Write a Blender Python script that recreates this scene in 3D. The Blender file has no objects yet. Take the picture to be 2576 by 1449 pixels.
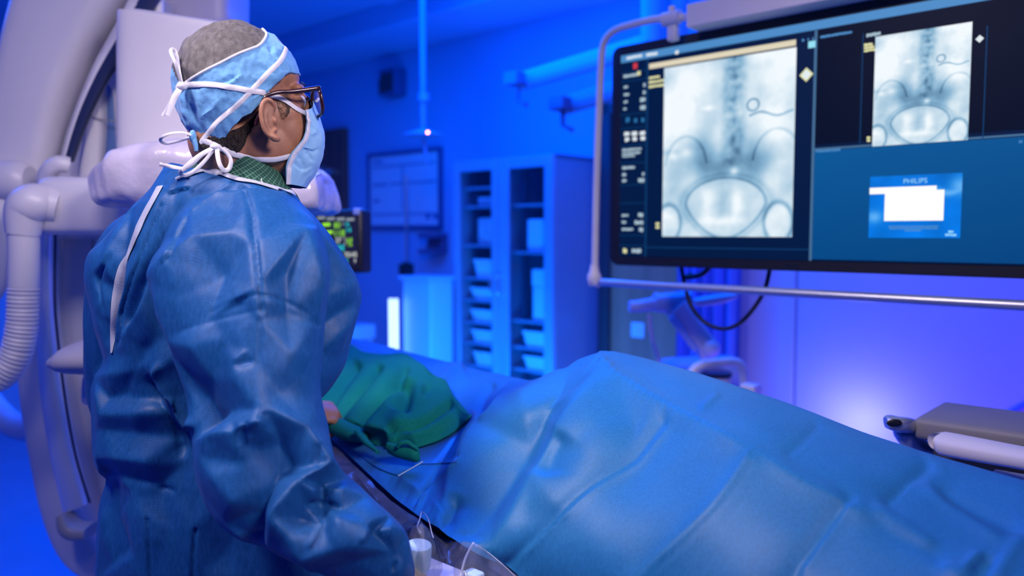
import bpy, bmesh, math, random
import numpy as np
from math import sin, cos, pi, atan, atan2, sqrt, radians
from mathutils import Vector, Matrix
from mathutils.bvhtree import BVHTree
from mathutils import noise as mnoise

rng = np.random.default_rng(7)
random.seed(7)
W, H, LENS = 2576, 1449, 28.0
FP = W * LENS / 36.0
PITCH = atan(139.5 / FP)
CAM = np.array([0.0, 0.0, 1.42])
ES = np.array([0.738, -0.674, 0.0]); ES /= np.linalg.norm(ES)      # along the table, towards the near right
EN = np.array([-ES[1], ES[0], 0.0])                                # across the table, away from the camera
UP = np.array([0.0, 0.0, 1.0])

def ray(px, py):
    dx = (px - 1288) / FP; dy = (724.5 - py) / FP
    return np.array([dx, cos(PITCH) + dy * sin(PITCH), -sin(PITCH) + dy * cos(PITCH)])
def P(px, py, Y):
    r = ray(px, py); return CAM + r * (Y / r[1])
def PZ(px, py, z):
    r = ray(px, py); return CAM + r * ((z - CAM[2]) / r[2])
def PN(px, py, n):
    r = ray(px, py); return CAM + r * (n / float(r @ EN))
def SN(s, n, z):
    return ES * s + EN * n + UP * z
def proj(co):
    d = np.asarray(co, float) - CAM
    zc = d[:, 1] * cos(PITCH) - d[:, 2] * sin(PITCH)
    yc = d[:, 1] * sin(PITCH) + d[:, 2] * cos(PITCH)
    return np.stack([1288 + FP * d[:, 0] / zc, 724.5 - FP * yc / zc], 1)

COL = bpy.context.scene.collection

# ---------------------------------------------------------------- materials
def srgb(r, g, b):
    f = lambda c: (c / 12.92) if c <= 0.04045 else ((c + 0.055) / 1.055) ** 2.4
    return (f(r / 255), f(g / 255), f(b / 255))
def nodes_of(name):
    m = bpy.data.materials.new(name); m.use_nodes = True
    nt = m.node_tree
    return m, nt, nt.nodes['Principled BSDF']
def mat(name, col, rough=0.5, metal=0.0, spec=0.5, vary=0.0, vscale=8.0, bump=0.0, bscale=60.0, sheen=0.0, coat=0.0,
        stretch=(1, 1, 1), sss=0.0):
    m, nt, b = nodes_of(name)
    b.inputs['Base Color'].default_value = (*col, 1)
    b.inputs['Roughness'].default_value = rough
    b.inputs['Metallic'].default_value = metal
    b.inputs['Specular IOR Level'].default_value = spec
    if sheen: b.inputs['Sheen Weight'].default_value = sheen
    if coat: b.inputs['Coat Weight'].default_value = coat
    if sss:
        b.inputs['Subsurface Weight'].default_value = sss
        b.inputs['Subsurface Radius'].default_value = (0.01, 0.004, 0.002)
        b.inputs['Subsurface Scale'].default_value = 0.6
    tc = nt.nodes.new('ShaderNodeTexCoord')
    mp = nt.nodes.new('ShaderNodeMapping'); mp.inputs['Scale'].default_value = stretch
    nt.links.new(tc.outputs['Object'], mp.inputs['Vector'])
    if vary:
        n = nt.nodes.new('ShaderNodeTexNoise'); n.inputs['Scale'].default_value = vscale; n.inputs['Detail'].default_value = 6
        nt.links.new(mp.outputs['Vector'], n.inputs['Vector'])
        r = nt.nodes.new('ShaderNodeValToRGB')
        r.color_ramp.elements[0].position = 0.3; r.color_ramp.elements[1].position = 0.7
        r.color_ramp.elements[0].color = (*[max(0, c * (1 - vary)) for c in col], 1)
        r.color_ramp.elements[1].color = (*[min(1, c * (1 + vary)) for c in col], 1)
        nt.links.new(n.outputs['Fac'], r.inputs['Fac']); nt.links.new(r.outputs['Color'], b.inputs['Base Color'])
    if bump:
        n2 = nt.nodes.new('ShaderNodeTexNoise'); n2.inputs['Scale'].default_value = bscale; n2.inputs['Detail'].default_value = 4
        nt.links.new(mp.outputs['Vector'], n2.inputs['Vector'])
        bp = nt.nodes.new('ShaderNodeBump'); bp.inputs['Strength'].default_value = bump; bp.inputs['Distance'].default_value = 0.01
        nt.links.new(n2.outputs['Fac'], bp.inputs['Height']); nt.links.new(bp.outputs['Normal'], b.inputs['Normal'])
    return m
def emis(name, col, strength=1.0):
    m, nt, b = nodes_of(name)
    b.inputs['Base Color'].default_value = (0, 0, 0, 1)
    b.inputs['Roughness'].default_value = 0.4
    b.inputs['Specular IOR Level'].default_value = 0.1
    b.inputs['Emission Color'].default_value = (*col, 1)
    b.inputs['Emission Strength'].default_value = strength
    return m
def emis_attr(name, attr='Col', strength=1.0):
    m, nt, b = nodes_of(name)
    b.inputs['Base Color'].default_value = (0, 0, 0, 1)
    b.inputs['Specular IOR Level'].default_value = 0.1
    a = nt.nodes.new('ShaderNodeVertexColor'); a.layer_name = attr
    nt.links.new(a.outputs['Color'], b.inputs['Emission Color'])
    b.inputs['Emission Strength'].default_value = strength
    return m
def fabric(name, col, rough=0.6, vary=0.12, dots=900.0, dot=0.25, spec=0.35, sheen=0.15, fiber=220.0, crinkle=0.0, crscale=40.0):
    """non-woven sheet: mottled fibres plus a fine embossed dot pattern"""
    m, nt, b = nodes_of(name)
    L = nt.links.new
    b.inputs['Roughness'].default_value = rough
    b.inputs['Specular IOR Level'].default_value = spec
    b.inputs['Sheen Weight'].default_value = sheen
    b.inputs['Sheen Roughness'].default_value = 0.4
    tc = nt.nodes.new('ShaderNodeTexCoord')
    mp = nt.nodes.new('ShaderNodeMapping'); mp.inputs['Scale'].default_value = (1, 1, 0.35); mp.inputs['Rotation'].default_value = (0.3, 0.5, 0.2)
    L(tc.outputs['Object'], mp.inputs['Vector'])
    n = nt.nodes.new('ShaderNodeTexNoise'); n.inputs['Scale'].default_value = fiber; n.inputs['Detail'].default_value = 5; n.inputs['Roughness'].default_value = 0.65
    L(mp.outputs['Vector'], n.inputs['Vector'])
    n0 = nt.nodes.new('ShaderNodeTexNoise'); n0.inputs['Scale'].default_value = 9; n0.inputs['Detail'].default_value = 3
    L(tc.outputs['Object'], n0.inputs['Vector'])
    ad = nt.nodes.new('ShaderNodeMath'); ad.operation = 'ADD'; L(n.outputs['Fac'], ad.inputs[0])
    ml = nt.nodes.new('ShaderNodeMath'); ml.operation = 'MULTIPLY'; ml.inputs[1].default_value = 0.5; L(n0.outputs['Fac'], ml.inputs[0]); L(ml.outputs[0], ad.inputs[1])
    r = nt.nodes.new('ShaderNodeValToRGB')
    r.color_ramp.elements[0].position = 0.5; r.color_ramp.elements[1].position = 1.0
    r.color_ramp.elements[0].color = (*[c * (1 - vary) for c in col], 1)
    r.color_ramp.elements[1].color = (*[min(1, c * (1 + vary) + 0.05 * vary) for c in col], 1)
    L(ad.outputs[0], r.inputs['Fac']); L(r.outputs['Color'], b.inputs['Base Color'])
    v = nt.nodes.new('ShaderNodeTexVoronoi'); v.inputs['Scale'].default_value = dots; v.inputs['Randomness'].default_value = 0.15
    L(tc.outputs['Object'], v.inputs['Vector'])
    bp = nt.nodes.new('ShaderNodeBump'); bp.inputs['Strength'].default_value = dot; bp.inputs['Distance'].default_value = 0.0006
    L(v.outputs['Distance'], bp.inputs['Height'])
    last = bp
    if crinkle:
        nc = nt.nodes.new('ShaderNodeTexNoise'); nc.inputs['Scale'].default_value = crscale; nc.inputs['Detail'].default_value = 5
        L(tc.outputs['Object'], nc.inputs['Vector'])
        b2 = nt.nodes.new('ShaderNodeBump'); b2.inputs['Strength'].default_value = crinkle; b2.inputs['Distance'].default_value = 0.004
        L(nc.outputs['Fac'], b2.inputs['Height']); L(bp.outputs['Normal'], b2.inputs['Normal']); last = b2
    L(last.outputs['Normal'], b.inputs['Normal'])
    return m
def film_mat(name, col, alpha=0.25, rough=0.12, bump=0.3, bscale=30):
    m, nt, b = nodes_of(name)
    L = nt.links.new
    b.inputs['Base Color'].default_value = (*col, 1)
    b.inputs['Roughness'].default_value = rough
    b.inputs['Specular IOR Level'].default_value = 0.8
    b.inputs['Alpha'].default_value = alpha
    tc = nt.nodes.new('ShaderNodeTexCoord')
    n = nt.nodes.new('ShaderNodeTexNoise'); n.inputs['Scale'].default_value = bscale; n.inputs['Detail'].default_value = 3; n.inputs['Distortion'].default_value = 1.0
    mp = nt.nodes.new('ShaderNodeMapping'); mp.inputs['Scale'].default_value = (1, 0.35, 1); mp.inputs['Rotation'].default_value = (0, 0, 0.7)
    L(tc.outputs['Object'], mp.inputs['Vector']); L(mp.outputs['Vector'], n.inputs['Vector'])
    bp = nt.nodes.new('ShaderNodeBump'); bp.inputs['Strength'].default_value = bump; bp.inputs['Distance'].default_value = 0.01
    L(n.outputs['Fac'], bp.inputs['Height']); L(bp.outputs['Normal'], b.inputs['Normal'])
    return m

# ---------------------------------------------------------------- objects
def link(o, parent=None):
    COL.objects.link(o)
    if parent is not None:
        o.parent = parent
        o.matrix_parent_inverse = parent.matrix_world.inverted() if parent.type != 'EMPTY' else Matrix.Translation(-Vector(parent.location))
    return o
def thing(name, label, cat, loc, group=None):
    o = bpy.data.objects.new(name, None); o.empty_display_size = 0.05
    COL.objects.link(o); o.location = Vector([float(c) for c in loc])
    o['label'] = label; o['category'] = cat
    if group: o['group'] = group
    return o
def tag(o, label, cat, group=None, kind=None):
    o['label'] = label; o['category'] = cat
    if group: o['group'] = group
    if kind: o['kind'] = kind
    return o
def structure(o):
    o['kind'] = 'structure'; return o
def mesh(name, V, F, m, parent=None, smooth=True, label=None, recalc=False):
    me = bpy.data.meshes.new(name)
    me.from_pydata([tuple(map(float, v)) for v in V], [], [tuple(int(i) for i in f) for f in F])
    if recalc:
        bm = bmesh.new(); bm.from_mesh(me); bmesh.ops.recalc_face_normals(bm, faces=bm.faces); bm.to_mesh(me); bm.free()
    for p in me.polygons: p.use_smooth = smooth
    me.update()
    if smooth and len(F) < 20000: me.set_sharp_from_angle(angle=radians(42))
    o = bpy.data.objects.new(name, me)
    for mm in (m if isinstance(m, (list, tuple)) else [m]): me.materials.append(mm)
    link(o, parent)
    if label: o['label'] = label
    return o
def join_geo(parts):
    V, F, k = [], [], 0
    for v, f in parts:
        V.extend([tuple(x) for x in v]); F.extend([tuple(i + k for i in ff) for ff in f]); k += len(v)
    return V, F
def grid_faces(nu, nv, wrap_u=False):
    F = []
    for j in range(nv - 1):
        for i in range(nu if wrap_u else nu - 1):
            a = j * nu + i; b = j * nu + (i + 1) % nu
            F.append((a, b, b + nu, a + nu))
    return F
def cr(pts, n):
    """Catmull-Rom through rows of pts (k,d) -> n samples evenly in parameter"""
    p = np.asarray(pts, float); k = len(p)
    if k == 2:
        t = np.linspace(0, 1, n)[:, None]; return p[0] * (1 - t) + p[1] * t
    q = np.concatenate([(2 * p[0] - p[1])[None], p, (2 * p[-1] - p[-2])[None]])
    t = np.linspace(0, k - 1, n); i = np.minimum(t.astype(int), k - 2); f = (t - i).reshape((-1,) + (1,) * (p.ndim - 1))
    a, b, c, d = q[i], q[i + 1], q[i + 2], q[i + 3]
    return 0.5 * (2 * b + (c - a) * f + (2 * a - 5 * b + 4 * c - d) * f ** 2 + (3 * b - a - 3 * c + d) * f ** 3)
def cr_len(pts, n):
    """Catmull-Rom resampled evenly by length"""
    d = cr(pts, max(200, n * 4)); s = np.r_[0, np.cumsum(np.linalg.norm(np.diff(d, axis=0), axis=1))]
    t = np.linspace(0, s[-1], n)
    return np.stack([np.interp(t, s, d[:, i]) for i in range(d.shape[1])], 1)
def ring_loft(rings, cap=True):
    R = np.asarray(rings); k, n, _ = R.shape
    V = R.reshape(-1, 3); F = grid_faces(n, k, True)
    if cap:
        F.append(tuple(range(n - 1, -1, -1))); F.append(tuple(range((k - 1) * n, k * n)))
    return V, F
def loft_px(st, n=40, k=None, ex=2.0, linear=False, vfix=None):
    """stations: (ax,ay,bx,by,Y,half_depth) - two outline points seen at distance Y, real half depth behind"""
    st = np.asarray([[*P(s[0], s[1], s[4]), *P(s[2], s[3], s[4]), s[5]] for s in st], float)
    if k:
        st = np.stack([np.interp(np.linspace(0, len(st) - 1, k), np.arange(len(st)), st[:, c]) for c in range(7)], 1) if linear else cr(st, k)
    th = np.linspace(0, 2 * pi, n, endpoint=False)
    ct = np.sign(np.cos(th)) * np.abs(np.cos(th)) ** (2 / ex); sn = np.sign(np.sin(th)) * np.abs(np.sin(th)) ** (2 / ex)
    rings = []
    for i, s in enumerate(st):
        a, b, hd = s[:3], s[3:6], s[6]
        c = (a + b) / 2; u = (b - a) / 2
        cn = st[min(i + 1, len(st) - 1)]; cp = st[max(i - 1, 0)]
        ax = (cn[:3] + cn[3:6]) / 2 - (cp[:3] + cp[3:6]) / 2
        v = np.cross(ax, u); v /= np.linalg.norm(v) + 1e-9
        if v[1] < 0: v = -v
        if vfix is not None: v = np.asarray(vfix, float)
        rings.append(c + ct[:, None] * u + sn[:, None] * v * hd)
    return ring_loft(rings)
def tube(pts, r, seg=12, n=None, caps=True, closed=False):
    p = np.asarray(pts, float)
    rr = np.full(len(p), r, float) if np.isscalar(r) else np.asarray(r, float)
    if n:
        q = cr_len(np.c_[p, rr], n); p, rr = q[:, :3], q[:, 3]
    k = len(p)
    T = np.gradient(p, axis=0); T /= np.linalg.norm(T, axis=1)[:, None] + 1e-12
    if closed:
        T = np.roll(p, -1, 0) - np.roll(p, 1, 0); T /= np.linalg.norm(T, axis=1)[:, None] + 1e-12
    ref = UP if abs(T[0] @ UP) < 0.9 else np.array([1.0, 0, 0])
    u = np.cross(T[0], ref); u /= np.linalg.norm(u)
    th = np.linspace(0, 2 * pi, seg, endpoint=False); rings = []
    for i in range(k):
        u = u - T[i] * (u @ T[i]); u /= np.linalg.norm(u) + 1e-12
        w = np.cross(T[i], u)
        rings.append(p[i] + rr[i] * (np.cos(th)[:, None] * u + np.sin(th)[:, None] * w))
    R = np.asarray(rings)
    V = R.reshape(-1, 3); F = grid_faces(seg, k, True)
    if closed:
        F += [((k - 1) * seg + i, (k - 1) * seg + (i + 1) % seg, (i + 1) % seg, i) for i in range(seg)]
    elif caps:
        F.append(tuple(range(seg - 1, -1, -1))); F.append(tuple(range((k - 1) * seg, k * seg)))
    return V, F
def ribbon(pts, nrm, width, thick=0.0012, n=None):
    """flat strap: pts (k,3), nrm (k,3) facing normals"""
    p = np.asarray(pts, float); q = np.asarray(nrm, float)
    w = np.full(len(p), width, float) if np.isscalar(width) else np.asarray(width, float)
    if n:
        z = cr_len(np.c_[p, q, w], n); p, q, w = z[:, :3], z[:, 3:6], z[:, 6]
    q = q / (np.linalg.norm(q, axis=1)[:, None] + 1e-12)
    T = np.gradient(p, axis=0); T /= np.linalg.norm(T, axis=1)[:, None] + 1e-12
    B = np.cross(T, q); B /= np.linalg.norm(B, axis=1)[:, None] + 1e-12
    rings = []
    for i in range(len(p)):
        h = B[i] * w[i] / 2; t = q[i] * thick
        rings.append([p[i] - h, p[i] - h * 0.5 + t, p[i] + h * 0.5 + t, p[i] + h, p[i] + h * 0.5 - t * 0.5, p[i] - h * 0.5 - t * 0.5])
    return ring_loft(rings)
def obox(c, ax, ay, az, hx, hy, hz, bev=0.0, seg=3):
    """oriented box; returns V,F"""
    bm = bmesh.new(); bmesh.ops.create_cube(bm, size=2.0)
    for v in bm.verts: v.co = Vector((v.co.x * hx, v.co.y * hy, v.co.z * hz))
    if bev:
        bmesh.ops.bevel(bm, geom=list(bm.edges), offset=min(bev, 0.95 * min(hx, hy, hz)), segments=seg, profile=0.5, affect='EDGES')
    c = np.asarray(c, float); M = np.stack([np.asarray(ax, float), np.asarray(ay, float), np.asarray(az, float)], 1)
    bm.verts.index_update()
    V = [c + M @ np.array(v.co) for v in bm.verts]; F = [tuple(v.index for v in f.verts) for f in bm.faces]
    bm.free(); return V, F
def sbox(s0, s1, n0, n1, z0, z1, bev=0.0, seg=3):
    """box aligned with the room (s along walls, n across, z up)"""
    return obox(SN((s0 + s1) / 2, (n0 + n1) / 2, (z0 + z1) / 2), ES, EN, UP, abs(s1 - s0) / 2, abs(n1 - n0) / 2, abs(z1 - z0) / 2, bev, seg)
def cyl(a, b, r, seg=24, r2=None):
    a = np.asarray(a, float); b = np.asarray(b, float)
    return tube([a, b], [r, r if r2 is None else r2], seg)
def lathe(base, axis, prof, seg=32):
    """prof: list of (r,h)"""
    axis = np.asarray(axis, float); axis = axis / np.linalg.norm(axis)
    ref = UP if abs(axis @ UP) < 0.9 else np.array([1.0, 0, 0])
    u = np.cross(axis, ref); u /= np.linalg.norm(u); w = np.cross(axis, u)
    th = np.linspace(0, 2 * pi, seg, endpoint=False)
    rings = [np.asarray(base) + axis * h + max(r, 1e-4) * (np.cos(th)[:, None] * u + np.sin(th)[:, None] * w) for r, h in prof]
    return ring_loft(rings)
def ellipsoid(c, r, R=None, nu=28, nv=18):
    R = np.eye(3) if R is None else R
    V = []
    for j in range(nv + 1):
        t = pi * j / nv
        for i in range(nu):
            p = 2 * pi * i / nu
            V.append(np.asarray(c) + R @ np.array([r[0] * sin(t) * cos(p), r[1] * sin(t) * sin(p), r[2] * cos(t)]))
    V = np.array(V); F = grid_faces(nu, nv + 1, True)
    F = [f[::-1] for f in F]
    return V, F
def text_geo(s, size, origin, ax, ay, depth=0.0006, align='LEFT'):
    cu = bpy.data.curves.new('lettering', 'FONT'); cu.body = s; cu.size = size; cu.extrude = 0.0; cu.align_x = align
    o = bpy.data.objects.new('lettering', cu); COL.objects.link(o)
    bpy.context.view_layer.update()
    dg = bpy.context.evaluated_depsgraph_get()
    me = bpy.data.meshes.new_from_object(o.evaluated_get(dg))
    V = [np.asarray(origin) + np.asarray(ax) * v.co.x + np.asarray(ay) * v.co.y for v in me.vertices]
    F = [tuple(p.vertices) for p in me.polygons]
    bpy.data.objects.remove(o); bpy.data.curves.remove(cu); bpy.data.meshes.remove(me)
    return V, F
def remesh(parts, voxel, smooth_it=4, lam=0.5):
    V, F = join_geo(parts)
    me = bpy.data.meshes.new('tmp'); me.from_pydata([tuple(map(float, v)) for v in V], [], F); me.update()
    bm = bmesh.new(); bm.from_mesh(me); bmesh.ops.recalc_face_normals(bm, faces=bm.faces); bm.to_mesh(me); bm.free()
    o = bpy.data.objects.new('tmp', me); COL.objects.link(o)
    md = o.modifiers.new('r', 'REMESH'); md.mode = 'VOXEL'; md.voxel_size = voxel; md.use_smooth_shade = True
    if smooth_it:
        sm = o.modifiers.new('s', 'SMOOTH'); sm.factor = lam; sm.iterations = smooth_it
    bpy.context.view_layer.update()
    dg = bpy.context.evaluated_depsgraph_get()
    m2 = bpy.data.meshes.new_from_object(o.evaluated_get(dg))
    n = len(m2.vertices); V = np.empty(n * 3); m2.vertices.foreach_get('co', V); V = V.reshape(-1, 3)
    F = [tuple(p.vertices) for p in m2.polygons]
    bpy.data.objects.remove(o); bpy.data.meshes.remove(me); bpy.data.meshes.remove(m2)
    return V, F
def vnormals(V, F):
    V = np.asarray(V); N = np.zeros_like(V)
    A = np.array([f[:4] if len(f) >= 4 else (f[0], f[1], f[2], f[2]) for f in F])
    n = np.cross(V[A[:, 2]] - V[A[:, 0]], V[A[:, 3]] - V[A[:, 1]])
    t = A[:, 2] == A[:, 3]
    if t.any(): n[t] = np.cross(V[A[t, 1]] - V[A[t, 0]], V[A[t, 2]] - V[A[t, 0]])
    for c in range(4): np.add.at(N, A[:, c], n)
    return N / (np.linalg.norm(N, axis=1)[:, None] + 1e-12)
def relax(V, F, it=1, lam=0.5):
    V = np.array(V); A = np.array([f for f in F if len(f) == 4])
    E = np.vstack([A[:, [0, 1]], A[:, [1, 2]], A[:, [2, 3]], A[:, [3, 0]]])
    for _ in range(it):
        S = np.zeros_like(V); C = np.zeros(len(V))
        np.add.at(S, E[:, 0], V[E[:, 1]]); np.add.at(S, E[:, 1], V[E[:, 0]])
        np.add.at(C, E[:, 0], 1); np.add.at(C, E[:, 1], 1)
        k = C > 0
        V[k] += lam * (S[k] / C[k][:, None] - V[k])
    return V
def bvh(V, F):
    return BVHTree.FromPolygons([Vector(v) for v in np.asarray(V, float)], F)
def hit(trees, px, py):
    """nearest surface point and normal seen through a pixel"""
    best = None
    r = Vector(ray(px, py)).normalized()
    for t in (trees if isinstance(trees, (list, tuple)) else [trees]):
        h = t.ray_cast(Vector(CAM), r)
        if h[0] is not None and (best is None or h[3] < best[2]):
            n = h[1] if h[1].dot(r) < 0 else -h[1]
            best = (np.array(h[0]), np.array(n), h[3])
    return best
def on(trees, pts, off, n=40, fallback=1.3):
    """lay an outline path on a surface, lifted by off; returns points and normals"""
    q = cr_len(np.asarray(pts, float), n); C, N = [], []
    for x, y in q:
        h = hit(trees, x, y)
        if h is None:
            C.append(None); N.append(None); continue
        C.append(h[0] + h[1] * off); N.append(h[1])
    ok = [i for i in range(n) if C[i] is not None]
    for i in range(n):
        if C[i] is None:
            j = min(ok, key=lambda k: abs(k - i)) if ok else None
            if j is None: C[i] = P(q[i][0], q[i][1], fallback); N[i] = np.array([0, -1.0, 0])
            else: C[i] = P(q[i][0], q[i][1], C[j][1]); N[i] = N[j]
    C = np.array(C); N = np.array(N)
    for _ in range(3):
        N[1:-1] = (N[:-2] + N[1:-1] * 2 + N[2:]) / 4; C[1:-1] = (C[:-2] + C[1:-1] * 2 + C[2:]) / 4
    return C, N / np.linalg.norm(N, axis=1)[:, None]
def folds(V, F, strokes, face=0.05, it=0):
    """press fold lines into a cloth: stroke = (kind, sigma, amp_mm, points[, end]) with the outline of the fold as seen;
    kind r ridge, v valley, s step (raised on the left of the line's direction)"""
    V = np.array(V); N = vnormals(V, F)
    vd = CAM - V; vd /= np.linalg.norm(vd, axis=1)[:, None]
    fc = np.clip((np.sum(N * vd, 1) - face) / 0.25, 0, 1)
    px = proj(V); D = np.zeros(len(V))
    for s in strokes:
        kind, sg, amp, pts = s[:4]; en = s[4] if len(s) > 4 else 0.18
        q = cr_len(np.asarray(pts, float), 60); T = np.gradient(q, axis=0); T /= np.linalg.norm(T, axis=1)[:, None] + 1e-9
        lo, hi = q.min(0) - 4 * sg, q.max(0) + 4 * sg
        idx = np.where((px[:, 0] > lo[0]) & (px[:, 0] < hi[0]) & (px[:, 1] > lo[1]) & (px[:, 1] < hi[1]) & (fc > 0))[0]
        if not len(idx): continue
        best = np.full(len(idx), 1e9); sd = np.zeros(len(idx)); tt = np.zeros(len(idx))
        for i in range(len(q)):
            dx = px[idx] - q[i]; d2 = (dx ** 2).sum(1); m = d2 < best
            best[m] = d2[m]; sd[m] = (T[i, 0] * dx[m, 1] - T[i, 1] * dx[m, 0]); tt[m] = i / (len(q) - 1)
        d = np.sqrt(best)
        tp = np.clip(tt / en, 0, 1) * np.clip((1 - tt) / en, 0, 1) if en > 0 else np.ones(len(idx)); tp = tp * tp * (3 - 2 * tp)
        e_ = 0.22 * sg + 0.8
        g = np.exp(-(np.sqrt(d ** 2 + e_ ** 2) - e_) / (0.95 * sg)) * np.clip((4.0 * sg - d) / (1.5 * sg), 0, 1)
        if kind in 'RV': g = np.exp(-d ** 2 / (2 * sg ** 2))
        if kind in 'rR': w = g
        elif kind in 'vV': w = -g
        else: w = np.where(sd < 0, 1.0, -1.0) * np.minimum(d / 2.5, 1) * g    # left of the line in the picture (y down) is raised
        D[idx] += amp * 0.001 * w * tp * fc[idx]
    return V + N * D[:, None]
def rumple(V, F, amp, scale, seed=0.0, stretch=(1, 1, 1)):
    V = np.array(V); N = vnormals(V, F); st = np.array(stretch) * scale
    d = np.array([mnoise.fractal(Vector(v * st + seed), 0.9, 2.0, 3) for v in V])
    return V + N * (d * amp)[:, None]

def facet(V, F, it_n=12, it_v=12, sigma=0.35, lam=0.5):
    """stiff-cloth filter: flattens small curvature and keeps sharp folds (bilateral smoothing of the face normals)"""
    V = np.array(V); A = np.array([f for f in F if len(f) == 4]); nf = len(A)
    E = np.vstack([A[:, [0, 1]], A[:, [1, 2]], A[:, [2, 3]], A[:, [3, 0]]]); fi = np.tile(np.arange(nf), 4)
    key = np.minimum(E[:, 0], E[:, 1]).astype(np.int64) * len(V) + np.maximum(E[:, 0], E[:, 1])
    o = np.argsort(key, kind='stable'); k = key[o]; same = np.where(k[:-1] == k[1:])[0]
    a, b = fi[o[same]], fi[o[same + 1]]
    def fn():
        n = np.cross(V[A[:, 2]] - V[A[:, 0]], V[A[:, 3]] - V[A[:, 1]]); return n / (np.linalg.norm(n, axis=1)[:, None] + 1e-12)
    n = fn()
    for _ in range(it_n):
        w = np.exp(-((n[a] - n[b]) ** 2).sum(1) / (2 * sigma ** 2))[:, None]
        m = n * 1.0
        np.add.at(m, a, n[b] * w); np.add.at(m, b, n[a] * w)
        n = m / (np.linalg.norm(m, axis=1)[:, None] + 1e-12)
    cnt = np.zeros(len(V)); np.add.at(cnt, A.ravel(), 1); cnt[cnt == 0] = 1
    for _ in range(it_v):
        c = V[A].mean(1); D = np.zeros_like(V)
        for q in range(4):
            d = ((c - V[A[:, q]]) * n).sum(1)[:, None] * n
            np.add.at(D, A[:, q], d)
        V = V + D / cnt[:, None] * lam * 2 * 0.5
    return V
def crease_net(V, F, pts, edges, scale=1.0, face=0.0, sm=3):
    """piecewise flat folds: named crease points (outline x, y, height mm) joined by crease edges"""
    from mathutils.geometry import delaunay_2d_cdt
    names = list(pts); ix = {n: i for i, n in enumerate(names)}
    co = [Vector((pts[n][0], pts[n][1])) for n in names]; ed = []
    for e in edges:
        q = e.split(); ed += [(ix[a], ix[b]) for a, b in zip(q[:-1], q[1:])]
    vo, eo, fo, ov, oe, of = delaunay_2d_cdt(co, ed, [], 0, 0.01)
    hh = np.zeros(len(vo))
    for i, src in enumerate(ov):
        if src: hh[i] = np.mean([pts[names[k]][2] for k in src])
        else:
            hh[i] = np.mean(sorted([(pts[n][0] - vo[i][0]) ** 2 + (pts[n][1] - vo[i][1]) ** 2, pts[n][2]] for n in names)[0][1])
    V = np.array(V); N = vnormals(V, F); vd = CAM - V; vd /= np.linalg.norm(vd, axis=1)[:, None]
    fc = np.clip((np.sum(N * vd, 1) - face) / 0.25, 0, 1); px = proj(V); D = np.zeros(len(V))
    P2 = np.array([[v[0], v[1]] for v in vo])
    for f in fo:
        a, b, c = P2[list(f)[:3]]; ha, hb, hc = hh[list(f)[:3]]
        lo, hi = np.minimum(np.minimum(a, b), c), np.maximum(np.maximum(a, b), c)
        k = np.where((px[:, 0] >= lo[0]) & (px[:, 0] <= hi[0]) & (px[:, 1] >= lo[1]) & (px[:, 1] <= hi[1]))[0]
        if not len(k): continue
        den = (b[1] - c[1]) * (a[0] - c[0]) + (c[0] - b[0]) * (a[1] - c[1])
        if abs(den) < 1e-9: continue
        u = ((b[1] - c[1]) * (px[k, 0] - c[0]) + (c[0] - b[0]) * (px[k, 1] - c[1])) / den
        w = ((c[1] - a[1]) * (px[k, 0] - c[0]) + (a[0] - c[0]) * (px[k, 1] - c[1])) / den
        m = (u >= -1e-6) & (w >= -1e-6) & (u + w <= 1 + 1e-6)
        D[k[m]] = u[m] * ha + w[m] * hb + (1 - u[m] - w[m]) * hc
    V = V + N * (D * fc * 0.001 * scale)[:, None]
    return relax(V, F, sm, 0.5)
def crumple(V, F, amp, scale, seed=0.0, stretch=(1, 1, 1)):
    """ridged noise along the normals"""
    V = np.array(V); N = vnormals(V, F); st = np.array(stretch) * scale
    d = np.array([0.45 - abs(mnoise.noise(Vector(v * st + seed))) * 1.3 for v in V])
    return V + N * (d * amp)[:, None]
# ---------------------------------------------------------------- camera and render look
sc = bpy.context.scene
sc.view_settings.view_transform = 'Standard'; sc.view_settings.look = 'None'; sc.view_settings.gamma = 1.0
sc.view_settings.use_curve_mapping = False; sc.view_settings.exposure = 0.0
cd = bpy.data.cameras.new('camera'); cam = bpy.data.objects.new('camera', cd); COL.objects.link(cam)
cd.lens = LENS; cd.sensor_width = 36.0; cd.sensor_fit = 'HORIZONTAL'; cd.clip_start = 0.05
cam.location = CAM; cam.rotation_euler = (pi / 2 - PITCH, 0, 0)
cd.dof.use_dof = True; cd.dof.focus_distance = 1.34; cd.dof.aperture_fstop = 2.0
sc.camera = cam
wd = bpy.data.worlds.new('world'); sc.world = wd; wd.use_nodes = True
wd.node_tree.nodes['Background'].inputs['Color'].default_value = (0.0, 0.02, 0.2, 1)
wd.node_tree.nodes['Background'].inputs['Strength'].default_value = 0.1

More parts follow.
